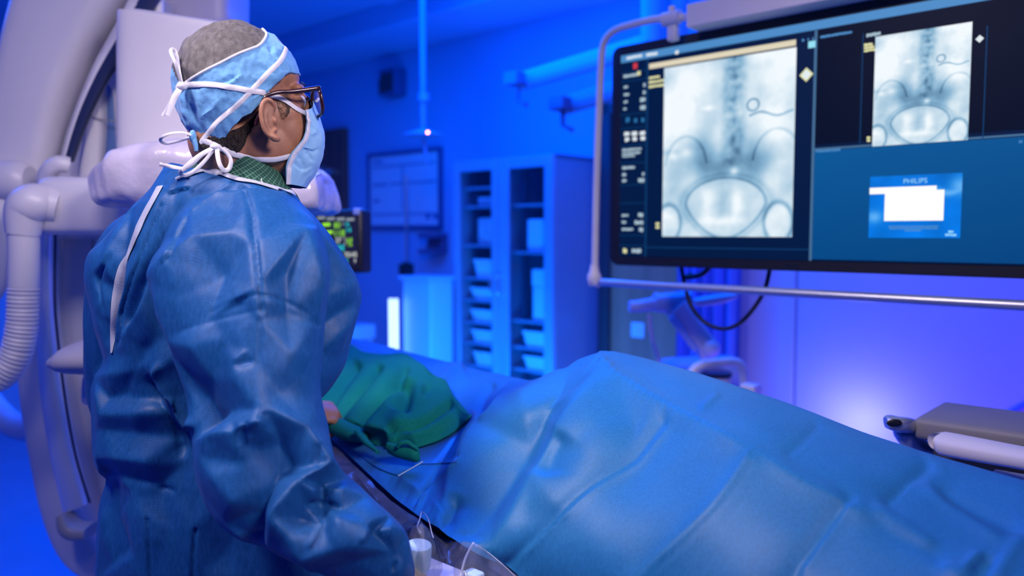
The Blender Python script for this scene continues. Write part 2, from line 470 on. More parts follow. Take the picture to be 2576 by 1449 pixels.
# ---------------------------------------------------------------- lights
BLUE = (0.0, 0.115, 1.0); VIOLET = (0.14, 0.055, 1.0); WARM = (1.0, 0.85, 0.88)
def area(name, loc, tgt, size, power, col, sy=None, spread=None):
    l = bpy.data.lights.new(name, 'AREA'); l.energy = power; l.color = col; l.size = size
    if sy: l.shape = 'RECTANGLE'; l.size_y = sy
    if spread: l.spread = radians(spread)
    o = bpy.data.objects.new(name, l); COL.objects.link(o); o.location = Vector([float(c) for c in loc])
    d = Vector([float(c) for c in tgt]) - o.location
    o.rotation_euler = d.to_track_quat('-Z', 'Y').to_euler()
    return o
def point(name, loc, power, col, r=0.1):
    l = bpy.data.lights.new(name, 'POINT'); l.energy = power; l.color = col; l.shadow_soft_size = r
    o = bpy.data.objects.new(name, l); COL.objects.link(o); o.location = Vector([float(c) for c in loc]); return o
ZC = 2.95
area('blue_ceiling_far', SN(-3.0, 2.4, ZC - 0.12), SN(-3.0, 2.4, 0), 2.6, 135, BLUE, 1.8)
area('blue_ceiling_mid', SN(-1.0, 3.2, ZC - 0.2), SN(-1.2, 3.6, 0), 1.6, 30, BLUE, 1.2)
area('blue_ceiling_near', SN(-1.6, -1.0, ZC - 0.12), SN(-1.6, -1.0, 0), 2.0, 7, BLUE, 1.2)
area('blue_ceiling_fill', SN(-2.6, 2.6, 2.2), SN(-2.6, 3.2, 2.95), 1.6, 30, BLUE, 0.4)  # added blue fill aimed at the ceiling, no cove is built
area('white_lamp', (-1.10, 0.55, 2.86), (0.08, 1.4, 1.05), 0.36, 10.5, WARM, 0.35, 84)
area('white_fill_right', (0.95, -0.1, 2.5), (-0.42, 1.3, 1.4), 0.5, 4.6, WARM, 0.4, 60)  # added fill that lifts the face, no fixture
area('white_fill_gantry', (-0.35, 0.15, 2.8), (-0.98, 2.15, 1.9), 0.6, 2.2, WARM, 0.5, 48)  # added fill that whitens the gantry column, no fixture
area('blue_fill_left', SN(-4.2, 0.4, ZC - 0.12), SN(-3.6, 0.8, 0), 1.6, 30, BLUE, 1.0)  # blue fill added for the lower left and the floor, no fixture
area('white_fill_screen', (0.7, 0.3, 2.8), (0.95, 2.0, 1.5), 0.5, 2.2, WARM, 0.4, 64)  # added white fill for the guard rail and console, no fixture
point('floor_uplight_violet', PN(2165, 1070, 4.0) - EN * 0.27, 5.5, (0.38, 0.40, 1.0), 0.05)
area('violet_wash', SN(-0.6, 2.9, 0.25), SN(-0.9, 4.0, 1.3), 1.6, 16, VIOLET, 0.25)
area('cabinet_fill', PN(1150, 1080, 2.75), PN(1190, 830, 3.5), 0.8, 26, (0.0, 0.22, 1.0), 0.2)  # blue fill added to brighten cabinet and cart, no fixture

# ---------------------------------------------------------------- room
M = {}
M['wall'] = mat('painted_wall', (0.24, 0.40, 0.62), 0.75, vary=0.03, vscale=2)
M['panel'] = mat('wall_panel', (0.55, 0.52, 0.62), 0.55, vary=0.02, vscale=2)
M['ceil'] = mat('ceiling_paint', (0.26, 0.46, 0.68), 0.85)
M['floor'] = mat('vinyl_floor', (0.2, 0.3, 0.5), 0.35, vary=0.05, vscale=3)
M['wood'] = mat('dark_red_wood', (0.22, 0.055, 0.035), 0.45, vary=0.25, vscale=12, stretch=(1, 1, 0.12))
M['brown'] = mat('brown_door', (0.55, 0.17, 0.10), 0.5, vary=0.2, vscale=10, stretch=(1, 1, 0.12))
M['frame_dark'] = mat('dark_frame', (0.06, 0.04, 0.05), 0.5)
M['white'] = mat('white_plastic', (0.72, 0.70, 0.74), 0.35, vary=0.02)
M['cream'] = mat('cream_plastic', (0.70, 0.66, 0.66), 0.4, vary=0.02)
M['grey'] = mat('grey_plastic', (0.33, 0.33, 0.36), 0.4)
M['black'] = mat('black_plastic', (0.012, 0.012, 0.016), 0.35)
M['rubber'] = mat('black_rubber', (0.01, 0.01, 0.014), 0.6)
M['steel'] = mat('brushed_steel', (0.62, 0.64, 0.68), 0.28, 1.0, vary=0.06, vscale=30, stretch=(1, 1, 0.1))
M['alu'] = mat('satin_aluminium', (0.55, 0.56, 0.60), 0.38, 0.85)
M['glass_dark'] = mat('tinted_glass', (0.02, 0.03, 0.08), 0.1)
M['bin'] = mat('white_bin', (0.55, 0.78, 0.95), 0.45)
NW = 4.0; S0, S1, N0 = -6.5, 2.6, -2.6
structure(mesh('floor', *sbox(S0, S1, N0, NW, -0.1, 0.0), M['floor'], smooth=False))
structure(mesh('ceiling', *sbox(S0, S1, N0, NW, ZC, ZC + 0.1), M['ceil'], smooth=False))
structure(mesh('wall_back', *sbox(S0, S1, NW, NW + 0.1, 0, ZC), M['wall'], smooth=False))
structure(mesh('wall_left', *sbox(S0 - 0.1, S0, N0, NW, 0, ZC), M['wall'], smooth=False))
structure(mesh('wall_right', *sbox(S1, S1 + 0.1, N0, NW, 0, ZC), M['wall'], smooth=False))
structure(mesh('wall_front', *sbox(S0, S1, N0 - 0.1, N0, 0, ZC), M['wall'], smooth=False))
def sz(px, py, n):
    q = PN(px, py, n); return float(q @ ES), float(q[2])
# dropped ceiling strip along the back wall and a seam strip on the ceiling
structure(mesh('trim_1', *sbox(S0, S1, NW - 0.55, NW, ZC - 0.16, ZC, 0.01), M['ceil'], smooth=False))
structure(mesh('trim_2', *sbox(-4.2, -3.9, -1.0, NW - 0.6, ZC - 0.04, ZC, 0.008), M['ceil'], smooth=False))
# wall panels on the right part of the back wall (seams between them)
sa = sz(1846, 900, NW)[0]; sb = sz(2003, 900, NW)[0]
gap = 0.006
structure(mesh('trim_3', *sbox(sa, sb - gap, NW - 0.02, NW, 0.0, ZC - 0.17, 0.004), M['panel'], smooth=False))
structure(mesh('trim_4', *sbox(sb + gap, sb + 1.2, NW - 0.02, NW, 0.0, ZC - 0.17, 0.004), M['panel'], smooth=False))
structure(mesh('baseboard_back', *sbox(S0, S1, NW - 0.035, NW, 0, 0.1, 0.005), M['grey'], smooth=False))
# doors
d1 = sz(877, 322, NW); d0 = sz(690, 322, NW)
o = structure(mesh('door_1', *sbox(d0[0], d1[0], NW - 0.06, NW, 0.0, d1[1], 0.006), M['wood'], smooth=False))
hd = sz(838, 436, NW)
mesh('door_closer', *join_geo([sbox(hd[0] - 0.22, hd[0] + 0.12, NW - 0.12, NW - 0.055, hd[1] - 0.02, hd[1] + 0.02, 0.006),
     sbox(hd[0] - 0.05, hd[0] - 0.02, NW - 0.14, NW - 0.06, hd[1] - 0.03, hd[1] + 0.06, 0.006)]), M['steel'], o, False)
e0 = sz(1548, 760, NW); e1 = sz(1672, 760, NW)
o = structure(mesh('door_2', *sbox(e0[0], e1[0] + 0.25, NW - 0.05, NW, 0.0, 2.12, 0.005), M['brown'], smooth=False))
mesh('door_frame', *join_geo([sbox(e0[0] - 0.07, e0[0], NW - 0.075, NW, 0, 2.19, 0.005), sbox(e0[0] - 0.07, e1[0] + 0.32, NW - 0.075, NW, 2.12, 2.19, 0.005)]), M['frame_dark'], o, False)
w = sz(1606, 830, NW - 0.05)
o = mesh('light_switch', *join_geo([sbox(w[0] - 0.045, w[0] + 0.045, NW - 0.062, NW - 0.05, w[1] - 0.045, w[1] + 0.045, 0.004), sbox(w[0] - 0.015, w[0] + 0.015, NW - 0.07, NW - 0.06, w[1] - 0.025, w[1] + 0.025, 0.003)]), M['white'], smooth=False)
tag(o, 'small pale square switch plate on the brown door to the right of the cabinet', 'switch')

# ---------------------------------------------------------------- whiteboard
a = sz(936, 397, NW); b = sz(1110, 566, NW)
wb = thing('whiteboard', 'framed planning whiteboard with ruled lines on the back wall left of the glass cabinet', 'whiteboard', SN((a[0] + b[0]) / 2, NW - 0.02, b[1]))
M['board'] = mat('board_white', (0.62, 0.64, 0.72), 0.25)
M['navy2'] = mat('board_frame_blue', (0.05, 0.08, 0.22), 0.5)
M['ink'] = mat('board_ink', (0.10, 0.15, 0.34), 0.6)
mesh('board_panel', *sbox(a[0], b[0], NW - 0.02, NW - 0.001, b[1], a[1], 0.002), M['board'], wb, False)
fr = 0.028
mesh('board_frame', *join_geo([sbox(a[0] - fr, b[0] + fr, NW - 0.034, NW - 0.001, a[1], a[1] + fr, 0.004), sbox(a[0] - fr, b[0] + fr, NW - 0.034, NW - 0.001, b[1] - fr, b[1], 0.004),
     sbox(a[0] - fr, a[0], NW - 0.034, NW - 0.001, b[1], a[1], 0.004), sbox(b[0], b[0] + fr, NW - 0.034, NW - 0.001, b[1], a[1], 0.004)]), M['navy2'], wb, False)
L = []
bw, bh = b[0] - a[0], a[1] - b[1]
for (u0, u1, v, t) in ((0.04, 0.96, 0.14, 0.02), (0.04, 0.2, 0.06, 0.03), (0.04, 0.26, 0.395, 0.03), (0.3, 0.96, 0.395, 0.022), (0.04, 0.96, 0.83, 0.022), (0.05, 0.14, 0.62, 0.04)):
    L.append(sbox(a[0] + bw * u0, a[0] + bw * u1, NW - 0.0225, NW - 0.0195, a[1] - bh * (v + t), a[1] - bh * v))
L.append(sbox(a[0] + bw * 0.485, a[0] + bw * 0.5, NW - 0.0225, NW - 0.0195, b[1] + bh * 0.2, a[1] - bh * 0.16))
for u in (0.82, 0.92):
    L.append(sbox(a[0] + bw * u, a[0] + bw * (u + 0.06), NW - 0.0225, NW - 0.0195, a[1] - bh * 0.92, a[1] - bh * 0.85))
mesh('board_lines', *join_geo(L), M['ink'], wb, False)
# speakers / junction boxes high on the wall
def wall_box(name, px0, py0, px1, py1, dep, m, label, cat, n=NW, group=None):
    q0 = sz(px0, py0, n); q1 = sz(px1, py1, n)
    o = mesh(name, *sbox(q0[0], q1[0], n - dep, n - 0.001, q1[1], q0[1], 0.01), m, smooth=False); tag(o, label, cat, group); return o
M['navy'] = mat('navy_plastic', (0.10, 0.10, 0.22), 0.5)
o = wall_box('wall_speaker', 985, 182, 1024, 241, 0.12, M['navy'], 'square dark speaker box high on the back wall above the whiteboard', 'speaker')
mesh('speaker_grille', *sbox(sz(989, 188, NW)[0], sz(1019, 188, NW)[0], NW - 0.128, NW - 0.12, sz(1004, 236, NW)[1], sz(1004, 190, NW)[1], 0.004), M['frame_dark'], o, False)
o = wall_box('wall_sensor', 966, 202, 980, 240, 0.06, M['frame_dark'], 'narrow black sensor box on the back wall beside the square speaker', 'sensor')
mesh('sensor_lens', *ellipsoid(PN(973, 221, NW - 0.06), (0.012, 0.012, 0.02)), M['black'], o)
# soap dispenser
dsp = thing('soap_dispenser', 'dark wall dispenser box just left of the glass cabinet under the whiteboard', 'dispenser', PN(1112, 637, NW))
for nm, y0, y1, dp, m in (('housing', 586, 600, 0.14, 'navy'), ('back_plate', 600, 628, 0.05, 'navy'), ('drip_tray', 626, 638, 0.14, 'navy')):
    q0 = sz(1086, y0, NW); q1 = sz(1127, y1, NW); mesh(nm, *sbox(q0[0], q1[0], NW - dp, NW, q1[1], q0[1], 0.008), M[m], dsp, False)

# ---------------------------------------------------------------- supply cabinet
NF = 3.5
c0 = sz(1137, 412, NF); c1 = sz(1392, 385, NF)
cs0, cs1, cz = c0[0], c1[0], c1[1]
cb = thing('supply_cabinet', 'tall glass fronted supply cabinet of blue lit steel standing against the back wall', 'cabinet', SN((cs0 + cs1) / 2, (NF + NW) / 2, 0))
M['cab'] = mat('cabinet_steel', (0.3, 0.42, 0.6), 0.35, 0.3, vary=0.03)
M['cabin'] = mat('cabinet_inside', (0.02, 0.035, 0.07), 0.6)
M['pane'] = mat('cabinet_glass', (0.05, 0.08, 0.14), 0.05, spec=0.3)
M['pane'].node_tree.nodes['Principled BSDF'].inputs['Alpha'].default_value = 0.08
t = 0.03; NB = NW - 0.04
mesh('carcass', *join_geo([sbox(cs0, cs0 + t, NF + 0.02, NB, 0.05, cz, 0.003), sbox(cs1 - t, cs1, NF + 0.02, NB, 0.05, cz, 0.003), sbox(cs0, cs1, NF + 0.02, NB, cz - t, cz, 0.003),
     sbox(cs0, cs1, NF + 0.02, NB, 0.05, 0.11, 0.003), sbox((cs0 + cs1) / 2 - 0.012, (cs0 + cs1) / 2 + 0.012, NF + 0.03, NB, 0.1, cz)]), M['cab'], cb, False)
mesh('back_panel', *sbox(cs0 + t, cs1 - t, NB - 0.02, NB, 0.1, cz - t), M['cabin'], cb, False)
for u in (0.06, 0.94):
    for v in (NF + 0.06, NB - 0.06):
        mesh('foot', *sbox(cs0 + (cs1 - cs0) * u - 0.03, cs0 + (cs1 - cs0) * u + 0.03, v - 0.03, v + 0.03, 0, 0.055, 0.004), M['black'], cb, False)
def cs(px): return sz(px, 600, NF)[0]
def czz(px, py): return sz(px, py, NF)[1]
mid = cs(1252)
gl = ((cs0, mid, cs(1155), cs(1236)), (mid, cs1, cs(1279), cs(1368)))
gt = (czz(1195, 430), czz(1320, 421))
for i in range(2):
    a0, a1, g0, g1 = gl[i]; z0, z1, zt = 0.12, 0.19, gt[i]
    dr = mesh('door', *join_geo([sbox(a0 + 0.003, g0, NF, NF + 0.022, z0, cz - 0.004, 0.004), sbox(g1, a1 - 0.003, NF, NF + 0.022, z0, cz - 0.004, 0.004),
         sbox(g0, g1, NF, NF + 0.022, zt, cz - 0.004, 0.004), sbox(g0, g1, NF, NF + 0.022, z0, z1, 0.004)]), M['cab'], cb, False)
    mesh('glass_pane', *sbox(g0, g1, NF + 0.008, NF + 0.013, z1, zt), M['pane'], dr, False)
    hs = mid - 0.03 if i == 0 else mid + 0.03
    z = czz(1250, 735)
    mesh('handle', *tube([SN(hs, NF, z + 0.10), SN(hs, NF - 0.03, z + 0.09), SN(hs, NF - 0.035, z + 0.04), SN(hs, NF - 0.03, z - 0.01), SN(hs, NF, z - 0.02)], 0.007, 10, 20), M['steel'], dr)
# ladder racking strips inside
for u in (cs(1160), cs(1284)):
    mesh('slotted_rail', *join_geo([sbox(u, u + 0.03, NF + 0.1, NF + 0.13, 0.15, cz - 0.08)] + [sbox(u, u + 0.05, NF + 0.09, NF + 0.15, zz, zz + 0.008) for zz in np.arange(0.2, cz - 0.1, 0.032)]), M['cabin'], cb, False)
# shelves
NSH = NF + 0.06
SHY = ((0, 469), (0, 517), (0, 616), (0, 700), (0, 756), (0, 813), (0, 866), (0, 925), (1, 512), (1, 634), (1, 810), (1, 878), (1, 935))
for side, py in SHY:
    a0, a1, g0, g1 = gl[side]
    z = czz((1195, 1320)[side], py)
    mesh('shelf', *sbox(a0 + t + 0.002 if side == 0 else a0 + 0.014, a1 - 0.014 if side == 0 else a1 - t - 0.002, NSH, NB - 0.02, z - 0.014, z, 0.002), M['cab'], cb, False)
def bin_geo(s0, s1, n0, n1, z0, z1):
    tp = 0.014
    A = [SN(s0 + tp, n0 + tp, z0), SN(s1 - tp, n0 + tp, z0), SN(s1 - tp, n1 - tp, z0), SN(s0 + tp, n1 - tp, z0)]
    B = [SN(s0, n0, z1), SN(s1, n0, z1), SN(s1, n1, z1), SN(s0, n1, z1)]
    k = 0.008
    C = [SN(s0 + k, n0 + k, z1), SN(s1 - k, n0 + k, z1), SN(s1 - k, n1 - k, z1), SN(s0 + k, n1 - k, z1)]
    D = [SN(s0 + tp + k, n0 + tp + k, z0 + k), SN(s1 - tp - k, n0 + tp + k, z0 + k), SN(s1 - tp - k, n1 - tp - k, z0 + k), SN(s0 + tp + k, n1 - tp - k, z0 + k)]
    V = A + B + C + D
    F = [(3, 2, 1, 0)] + [(i, (i + 1) % 4, 4 + (i + 1) % 4, 4 + i) for i in range(4)] + [(4 + i, 4 + (i + 1) % 4, 8 + (i + 1) % 4, 8 + i) for i in range(4)] + [(8 + i, 8 + (i + 1) % 4, 12 + (i + 1) % 4, 12 + i) for i in range(4)] + [(12, 13, 14, 15)]
    v2, f2 = sbox(s0 - 0.004, s1 + 0.004, n0 - 0.006, n0 + 0.004, z1 - 0.014, z1 + 0.002, 0.002)
    return join_geo([(V, F), (v2, f2)])
g = 'white supply bins on the cabinet shelves'
# (door side, shelf pixel row, bin height px, left px, right px, label)
BINS = ((0, 700, 66, 1166, 1236, 'white bin uppermost of five in the left half of the cabinet, above the handle'),
        (0, 756, 42, 1158, 1236, 'white bin second from the top in the left half of the cabinet'),
        (0, 813, 44, 1158, 1235, 'white bin third from the top in the left half of the cabinet'),
        (0, 866, 46, 1160, 1233, 'white bin fourth from the top in the left half of the cabinet'),
        (0, 925, 50, 1164, 1232, 'brightly lit white bin lowest in the left half of the cabinet, just above the drape'),
        (1, 878, 55, 1290, 1366, 'white bin in the right half of the cabinet, upper of the lowest two'),
        (1, 935, 46, 1292, 1362, 'white bin lowest in the right half of the cabinet, above the drape edge'))
for side, py, hp, x0, x1, lab in BINS:
    z = czz((1195, 1320)[side], py); h = hp / FP * 4.3
    a0, a1, _, _ = gl[side]
    lo = max(cs(x0) + 0.012, a0 + t + 0.01); hi = min(cs(x1) + 0.02, a1 - t - 0.01)
    o = mesh('storage_bin', *bin_geo(lo, hi, NSH + 0.02, NB - 0.05, z + 0.001, z + h * 0.8), M['bin'], smooth=False); tag(o, lab, 'bin', g)
M['pack'] = mat('clear_packaging', (0.45, 0.52, 0.62), 0.3, vary=0.35, vscale=14, bump=0.6, bscale=20)
def pack(name, side, py, hp, x0, x1, lab, cat='package', d=0.18, m='pack', grp=None):
    z = czz((1195, 1320)[side], py); h = hp / FP * 4.3
    a0, a1, _, _ = gl[side]; lo = max(cs(x0) + 0.012, a0 + t + 0.005); hi = min(cs(x1) + 0.02, a1 - t - 0.005)
    v, f = obox(SN((lo + hi) / 2, NSH + 0.03 + d / 2, z + h / 2 + 0.001), ES, EN, UP, (hi - lo) / 2, d / 2, h / 2, 0.012, 3)
    o = mesh(name, v, f, M[m]); tag(o, lab, cat, grp); return o
pack('supply_package', 0, 616, 78, 1172, 1222, 'plastic wrapped bundle on the third shelf in the left half of the cabinet')
pack('supply_package', 0, 517, 26, 1172, 1236, 'flat wrapped package on the second shelf of the left half of the cabinet')
pack('supply_box', 1, 634, 90, 1296, 1334, 'tall pale carton at the left of the upper right cabinet shelf', 'box', m='bin')
pack('supply_box', 1, 634, 78, 1338, 1367, 'tall pale carton at the right end of the upper right cabinet shelf', 'box', m='bin')
v = pack('supply_box', 1, 810, 96, 1310, 1345, 'pale carton standing low in the middle of the right half of the cabinet', 'box', m='bin')
pack('supply_box', 1, 810, 62, 1347, 1368, 'narrow pale carton beside the larger one in the middle right of the cabinet', 'box', m='bin')
v = czz(1320, 810) + 96 / FP * 4.3
o = mesh('supply_box', *obox(SN(cs(1330), NSH + 0.11, v + 0.052), ES, EN, UP, 0.055, 0.08, 0.05, 0.006), M['bin'], smooth=False); tag(o, 'small pale carton stacked on top of another carton in the right half of the cabinet', 'box')

# ---------------------------------------------------------------- cart with lit white top panel, IV pole, tube lights
NC = 3.25
q0 = sz(1012, 694, NC); q1 = sz(1082, 690, NC)
ct = thing('equipment_cart', 'white box cart glowing cyan blue in front of the whiteboard wall left of the cabinet', 'cart', SN((q0[0] + q1[0]) / 2, NC + 0.2, 0))
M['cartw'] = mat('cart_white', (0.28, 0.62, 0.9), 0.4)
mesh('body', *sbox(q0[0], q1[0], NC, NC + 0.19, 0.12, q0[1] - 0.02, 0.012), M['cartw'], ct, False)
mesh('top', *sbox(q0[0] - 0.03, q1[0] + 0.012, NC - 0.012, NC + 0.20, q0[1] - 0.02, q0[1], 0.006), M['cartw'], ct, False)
for u in (0.1, 0.9):
    for nn in (NC + 0.05, NC + 0.14):
        c = SN(q0[0] + (q1[0] - q0[0]) * u, nn, 0.06)
        mesh('caster', *cyl(c - ES * 0.015, c + ES * 0.015, 0.06), M['rubber'], ct)
k = sz(996, 672, NC)
o = mesh('tissue_box', *join_geo([sbox(k[0] - 0.015, k[0] + 0.05, NC + 0.03, NC + 0.11, q0[1] + 0.0005, q0[1] + 0.075, 0.006), sbox(k[0], k[0] + 0.035, NC + 0.05, NC + 0.09, q0[1] + 0.07, q0[1] + 0.085, 0.004)]), M['black'], smooth=False)
tag(o, 'small black box standing on the left edge of the cyan lit cart', 'box')
pl = thing('iv_pole', 'thin steel pole rising behind the cyan lit cart in front of the whiteboard', 'pole', PN(1022, 700, NC + 0.55) * np.array([1, 1, 0]))
pb = PN(1022, 440, NC + 0.55); pf = np.array([pb[0], pb[1], 0.0])
mesh('pole', *cyl(pf + UP * 0.03, pb, 0.011), M['steel'], pl)
for a_ in range(5):
    an = a_ * 2 * pi / 5
    mesh('base_leg', *tube([pf + UP * 0.07, pf + np.array([cos(an) * 0.2, sin(an) * 0.2, 0.035])], 0.012, 8), M['steel'], pl)
lt = thing('tube_lamp', 'two glowing white upright light tubes just left of the cyan lit cart', 'lamp', PN(988, 880, NC - 0.05) * np.array([1, 1, 0]))
M['glow'] = emis('tube_glow', (0.40, 0.62, 1.0), 2.6)
for px in (983, 996):
    b_ = PN(px, 752, NC - 0.05); bb = np.array([b_[0], b_[1], 0.16])
    mesh('light_tube', *cyl(bb, b_, 0.013, 16), M['glow'], lt)
b_ = PN(989, 752, NC - 0.05)
mesh('base', *lathe(np.array([b_[0], b_[1], 0]), UP, [(0.14, 0), (0.14, 0.02), (0.06, 0.05), (0.06, 0.17), (0.0, 0.17)]), M['grey'], lt)
q = PN(915, 850, 3.5)
o = mesh('side_table', *join_geo([obox(PN(885, 835, 3.3), ES, EN, UP, 0.09, 0.14, 0.05, 0.01)] + [cyl(PN(885, 835, 3.3) + ES * sx * 0.07 + EN * sy * 0.1 - UP * 0.05, (PN(885, 835, 3.3) + ES * sx * 0.07 + EN * sy * 0.1) * np.array([1, 1, 0]), 0.012, 8) for sx in (-1, 1) for sy in (-1, 1)]), M['cartw'], smooth=False)
tag(o, 'low white stand at the far end of the draped table, just right of the gown', 'stand')

# ---------------------------------------------------------------- hanging surgical lamp with amber indicator, booms
hl = thing('ceiling_lamp', 'pale blue surgical lamp hanging on a stem with one glowing orange indicator', 'lamp', PN(1074, 150, 3.1))
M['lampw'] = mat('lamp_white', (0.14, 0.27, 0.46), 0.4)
lc = PN(1065, 338, 3.1)
top = np.array([lc[0], lc[1], ZC - 0.01])
mesh('stem', *tube([top, lc + UP * 0.03], [0.02, 0.016], 12), M['lampw'], hl)
mesh('collar', *cyl(PN(1066, 255, 3.1), PN(1066, 235, 3.1), 0.032), M['lampw'], hl)
mesh('lamp_head', *lathe(lc - UP * 0.015, UP, [(0.0, 0), (0.09, 0.0), (0.115, 0.008), (0.11, 0.016), (0.05, 0.035), (0.02, 0.05), (0.0, 0.05)]), M['lampw'], hl)
mesh('handle', *cyl(lc - UP * 0.03, PN(1075, 410, 3.1), 0.012), M['lampw'], hl)
ci = PN(1076, 333, 2.95)
mesh('indicator_light', *ellipsoid(ci, (0.006, 0.006, 0.006), nu=14, nv=10), emis('amber_led', (1.0, 0.34, 0.04), 15.0), hl, label='glowing orange dot')
def boom(name, a, b, hbox, label):
    t = thing(name, label, 'boom', PN(*a))
    A, B = PN(*a), PN(*b)
    mesh('arm', *tube([A, B], 0.045, 14), M['lampw'], t)
    c = PN(*hbox); mesh('end_box', *obox(c, ES, EN, UP, 0.045, 0.06, 0.032, 0.01), M['navy'], t, False)
    mesh('bracket', *tube([c - UP * 0.03, c - UP * 0.10, c - UP * 0.13 + ES * 0.06], 0.012, 8), M['navy'], t)
    mesh('ceiling_mount', *cyl(B, np.array([B[0], B[1], ZC - 0.005]), 0.05), M['lampw'], t)
boom('ceiling_boom', (1300, 208, 3.0), (1640, 108, 3.0), (1302, 200, 2.95), 'higher pale boom arm with a dark end box, left of the big screen')
boom('ceiling_boom', (1415, 268, 3.1), (1700, 180, 3.1), (1416, 262, 3.05), 'lower pale boom arm with a dark end box close beside the big screen')
# ================================================================ wall-size display on its hanging frame
NM = 2.14
def S(px, py, n=NM):
    q = PN(px, py, n); return float(q @ ES), float(q[2])
mon = thing('display_monitor', 'huge wide black framed display showing two pelvis radiographs and a blue dialog', 'monitor', PN(1900, 690, NM))
M['bezel'] = mat('bezel_black', (0.006, 0.006, 0.009), 0.4)
oL, oT = S(1539, 122)[0], S(1560, 116)[1]; oB = S(1540, 667)[1]; oR = oL + 1.52
v, f = obox(SN((oL + oR) / 2, NM + 0.032, (oT + oB) / 2), ES, UP, EN, (oR - oL) / 2, (oT - oB) / 2, 0.03)
bm = bmesh.new(); bmesh.ops.create_cube(bm, size=2.0)
for q in bm.verts: q.co = Vector((q.co.x * (oR - oL) / 2, q.co.y * (oT - oB) / 2, q.co.z * 0.032))
bmesh.ops.bevel(bm, geom=[e for e in bm.edges if abs(e.verts[0].co.z - e.verts[1].co.z) > 0.01], offset=0.028, segments=6, profile=0.5, affect='EDGES')
bmesh.ops.bevel(bm, geom=[e for e in bm.edges if abs(e.verts[0].co.z - e.verts[1].co.z) < 0.001 and len(e.link_faces) == 2 and abs(e.link_faces[0].normal.z - e.link_faces[1].normal.z) > 0.5], offset=0.004, segments=2, profile=0.5, affect='EDGES')
bm.verts.index_update(); c = SN((oL + oR) / 2, NM + 0.034, (oT + oB) / 2)
v = [c + ES * q.co.x + UP * q.co.y + EN * q.co.z for q in bm.verts]; f = [tuple(q.index for q in ff.verts) for ff in bm.faces]; bm.free()
mesh('housing', v, f, M['bezel'], mon, smooth=False, recalc=True)
mesh('rear_mount', *sbox(oL + 0.5, oL + 0.9, NM + 0.066, NM + 0.16, oB + 0.15, oT - 0.1, 0.02), M['black'], mon, False)
def rect(s0, z0, s1, z1, lift=0.0, dz0=0, dz1=0):
    n = NM - lift
    return [SN(s0, n, z0), SN(s1, n, z0), SN(s1, n, z1), SN(s0, n, z1)], [(0, 1, 2, 3)]
def slab(s0, z0, s1, z1, lift, th=0.0006):
    return sbox(s0, s1, NM - lift - th, NM - lift, z0, z1)
def pane(name, s0, z0, s1, z1, lift, m, parent=mon):
    v, f = slab(s0, z0, s1, z1, lift); return mesh(name, v, f, m, parent, False)
iL, iT, iB, iR = S(1563, 141)[0], S(1563, 140)[1], S(1600, 645)[1], oR - 0.026
E_navy = emis('screen_navy', srgb(2, 26, 66), 1.0)
E_black = emis('screen_black', srgb(1, 12, 40), 1.0)
E_line = emis('screen_line', srgb(70, 110, 150), 1.0)
E_dim = emis('screen_dim_line', srgb(12, 60, 110), 1.0)
E_white = emis('screen_white', srgb(225, 235, 240), 1.0)
E_text = emis('screen_text', srgb(165, 190, 205), 1.0)
E_yel = emis('screen_yellow', srgb(225, 225, 170), 1.0)
E_bar = emis('screen_bar', srgb(78, 140, 200), 1.0)
scr = pane('screen', iL, iB, iR, iT, 0.0002, E_navy)
dv = S(2052, 90)[0] * 0.5 + S(2041, 655)[0] * 0.5
zl = S(2055, 376)[1]
xL = S(1627, 400)[0]
L2 = 0.0010
pane('side_panel', iL, iB + 0.004, xL - 0.003, iT - 0.028, L2, E_navy, scr)
pane('image_panel', dv + 0.004, zl + 0.012, iR, iT - 0.026, L2, E_black, scr)
# lower right pane with a soft blue gradient of its own (displayed picture)
def painted(name, s0, z0, s1, z1, lift, nu, nv, fn, parent, mt):
    u, vv = np.meshgrid(np.linspace(0, 1, nu), np.linspace(0, 1, nv))
    V = [SN(s0 + (s1 - s0) * a, NM - lift, z0 + (z1 - z0) * b) for a, b in zip(u.ravel(), vv.ravel())]
    o = mesh(name, V, [tuple(q[::1]) for q in grid_faces(nu, nv)], mt, parent, False)
    C = fn(u.ravel(), vv.ravel()); C = np.c_[C, np.ones(len(C))].astype(np.float32)
    ca = o.data.color_attributes.new('Col', 'FLOAT_COLOR', 'POINT'); ca.data.foreach_set('color', C.ravel())
    return o
E_pic = emis_attr('screen_picture')
def lin(c): return np.where(c <= 0.04045, c / 12.92, ((c + 0.055) / 1.055) ** 2.4)
def low_fn(u, v):
    g = np.clip(0.35 + 0.5 * v - 0.25 * u, 0, 1)[:, None]
    return lin((np.array([0, 62, 122]) * (1 - g) + np.array([4, 92, 158]) * g) / 255)
painted('lower_panel', dv + 0.004, iB + 0.004, iR, zl - 0.004, L2 + 0.0008, 24, 14, low_fn, scr, E_pic)
pane('top_bar', iL, iT - 0.024, iR, iT - 0.001, L2, E_bar, scr)
pane('divider', dv - 0.004, iB, dv + 0.003, iT - 0.026, L2, E_line, scr)
pane('divider', dv + 0.003, zl - 0.002, iR, zl + 0.003, L2 + 0.0003, E_line, scr)
pane('divider', xL - 0.003, iB, xL + 0.002, iT - 0.026, L2, E_dim, scr)
pane('divider', xL, iB + 0.028, dv - 0.004, iB + 0.031, L2, E_dim, scr)
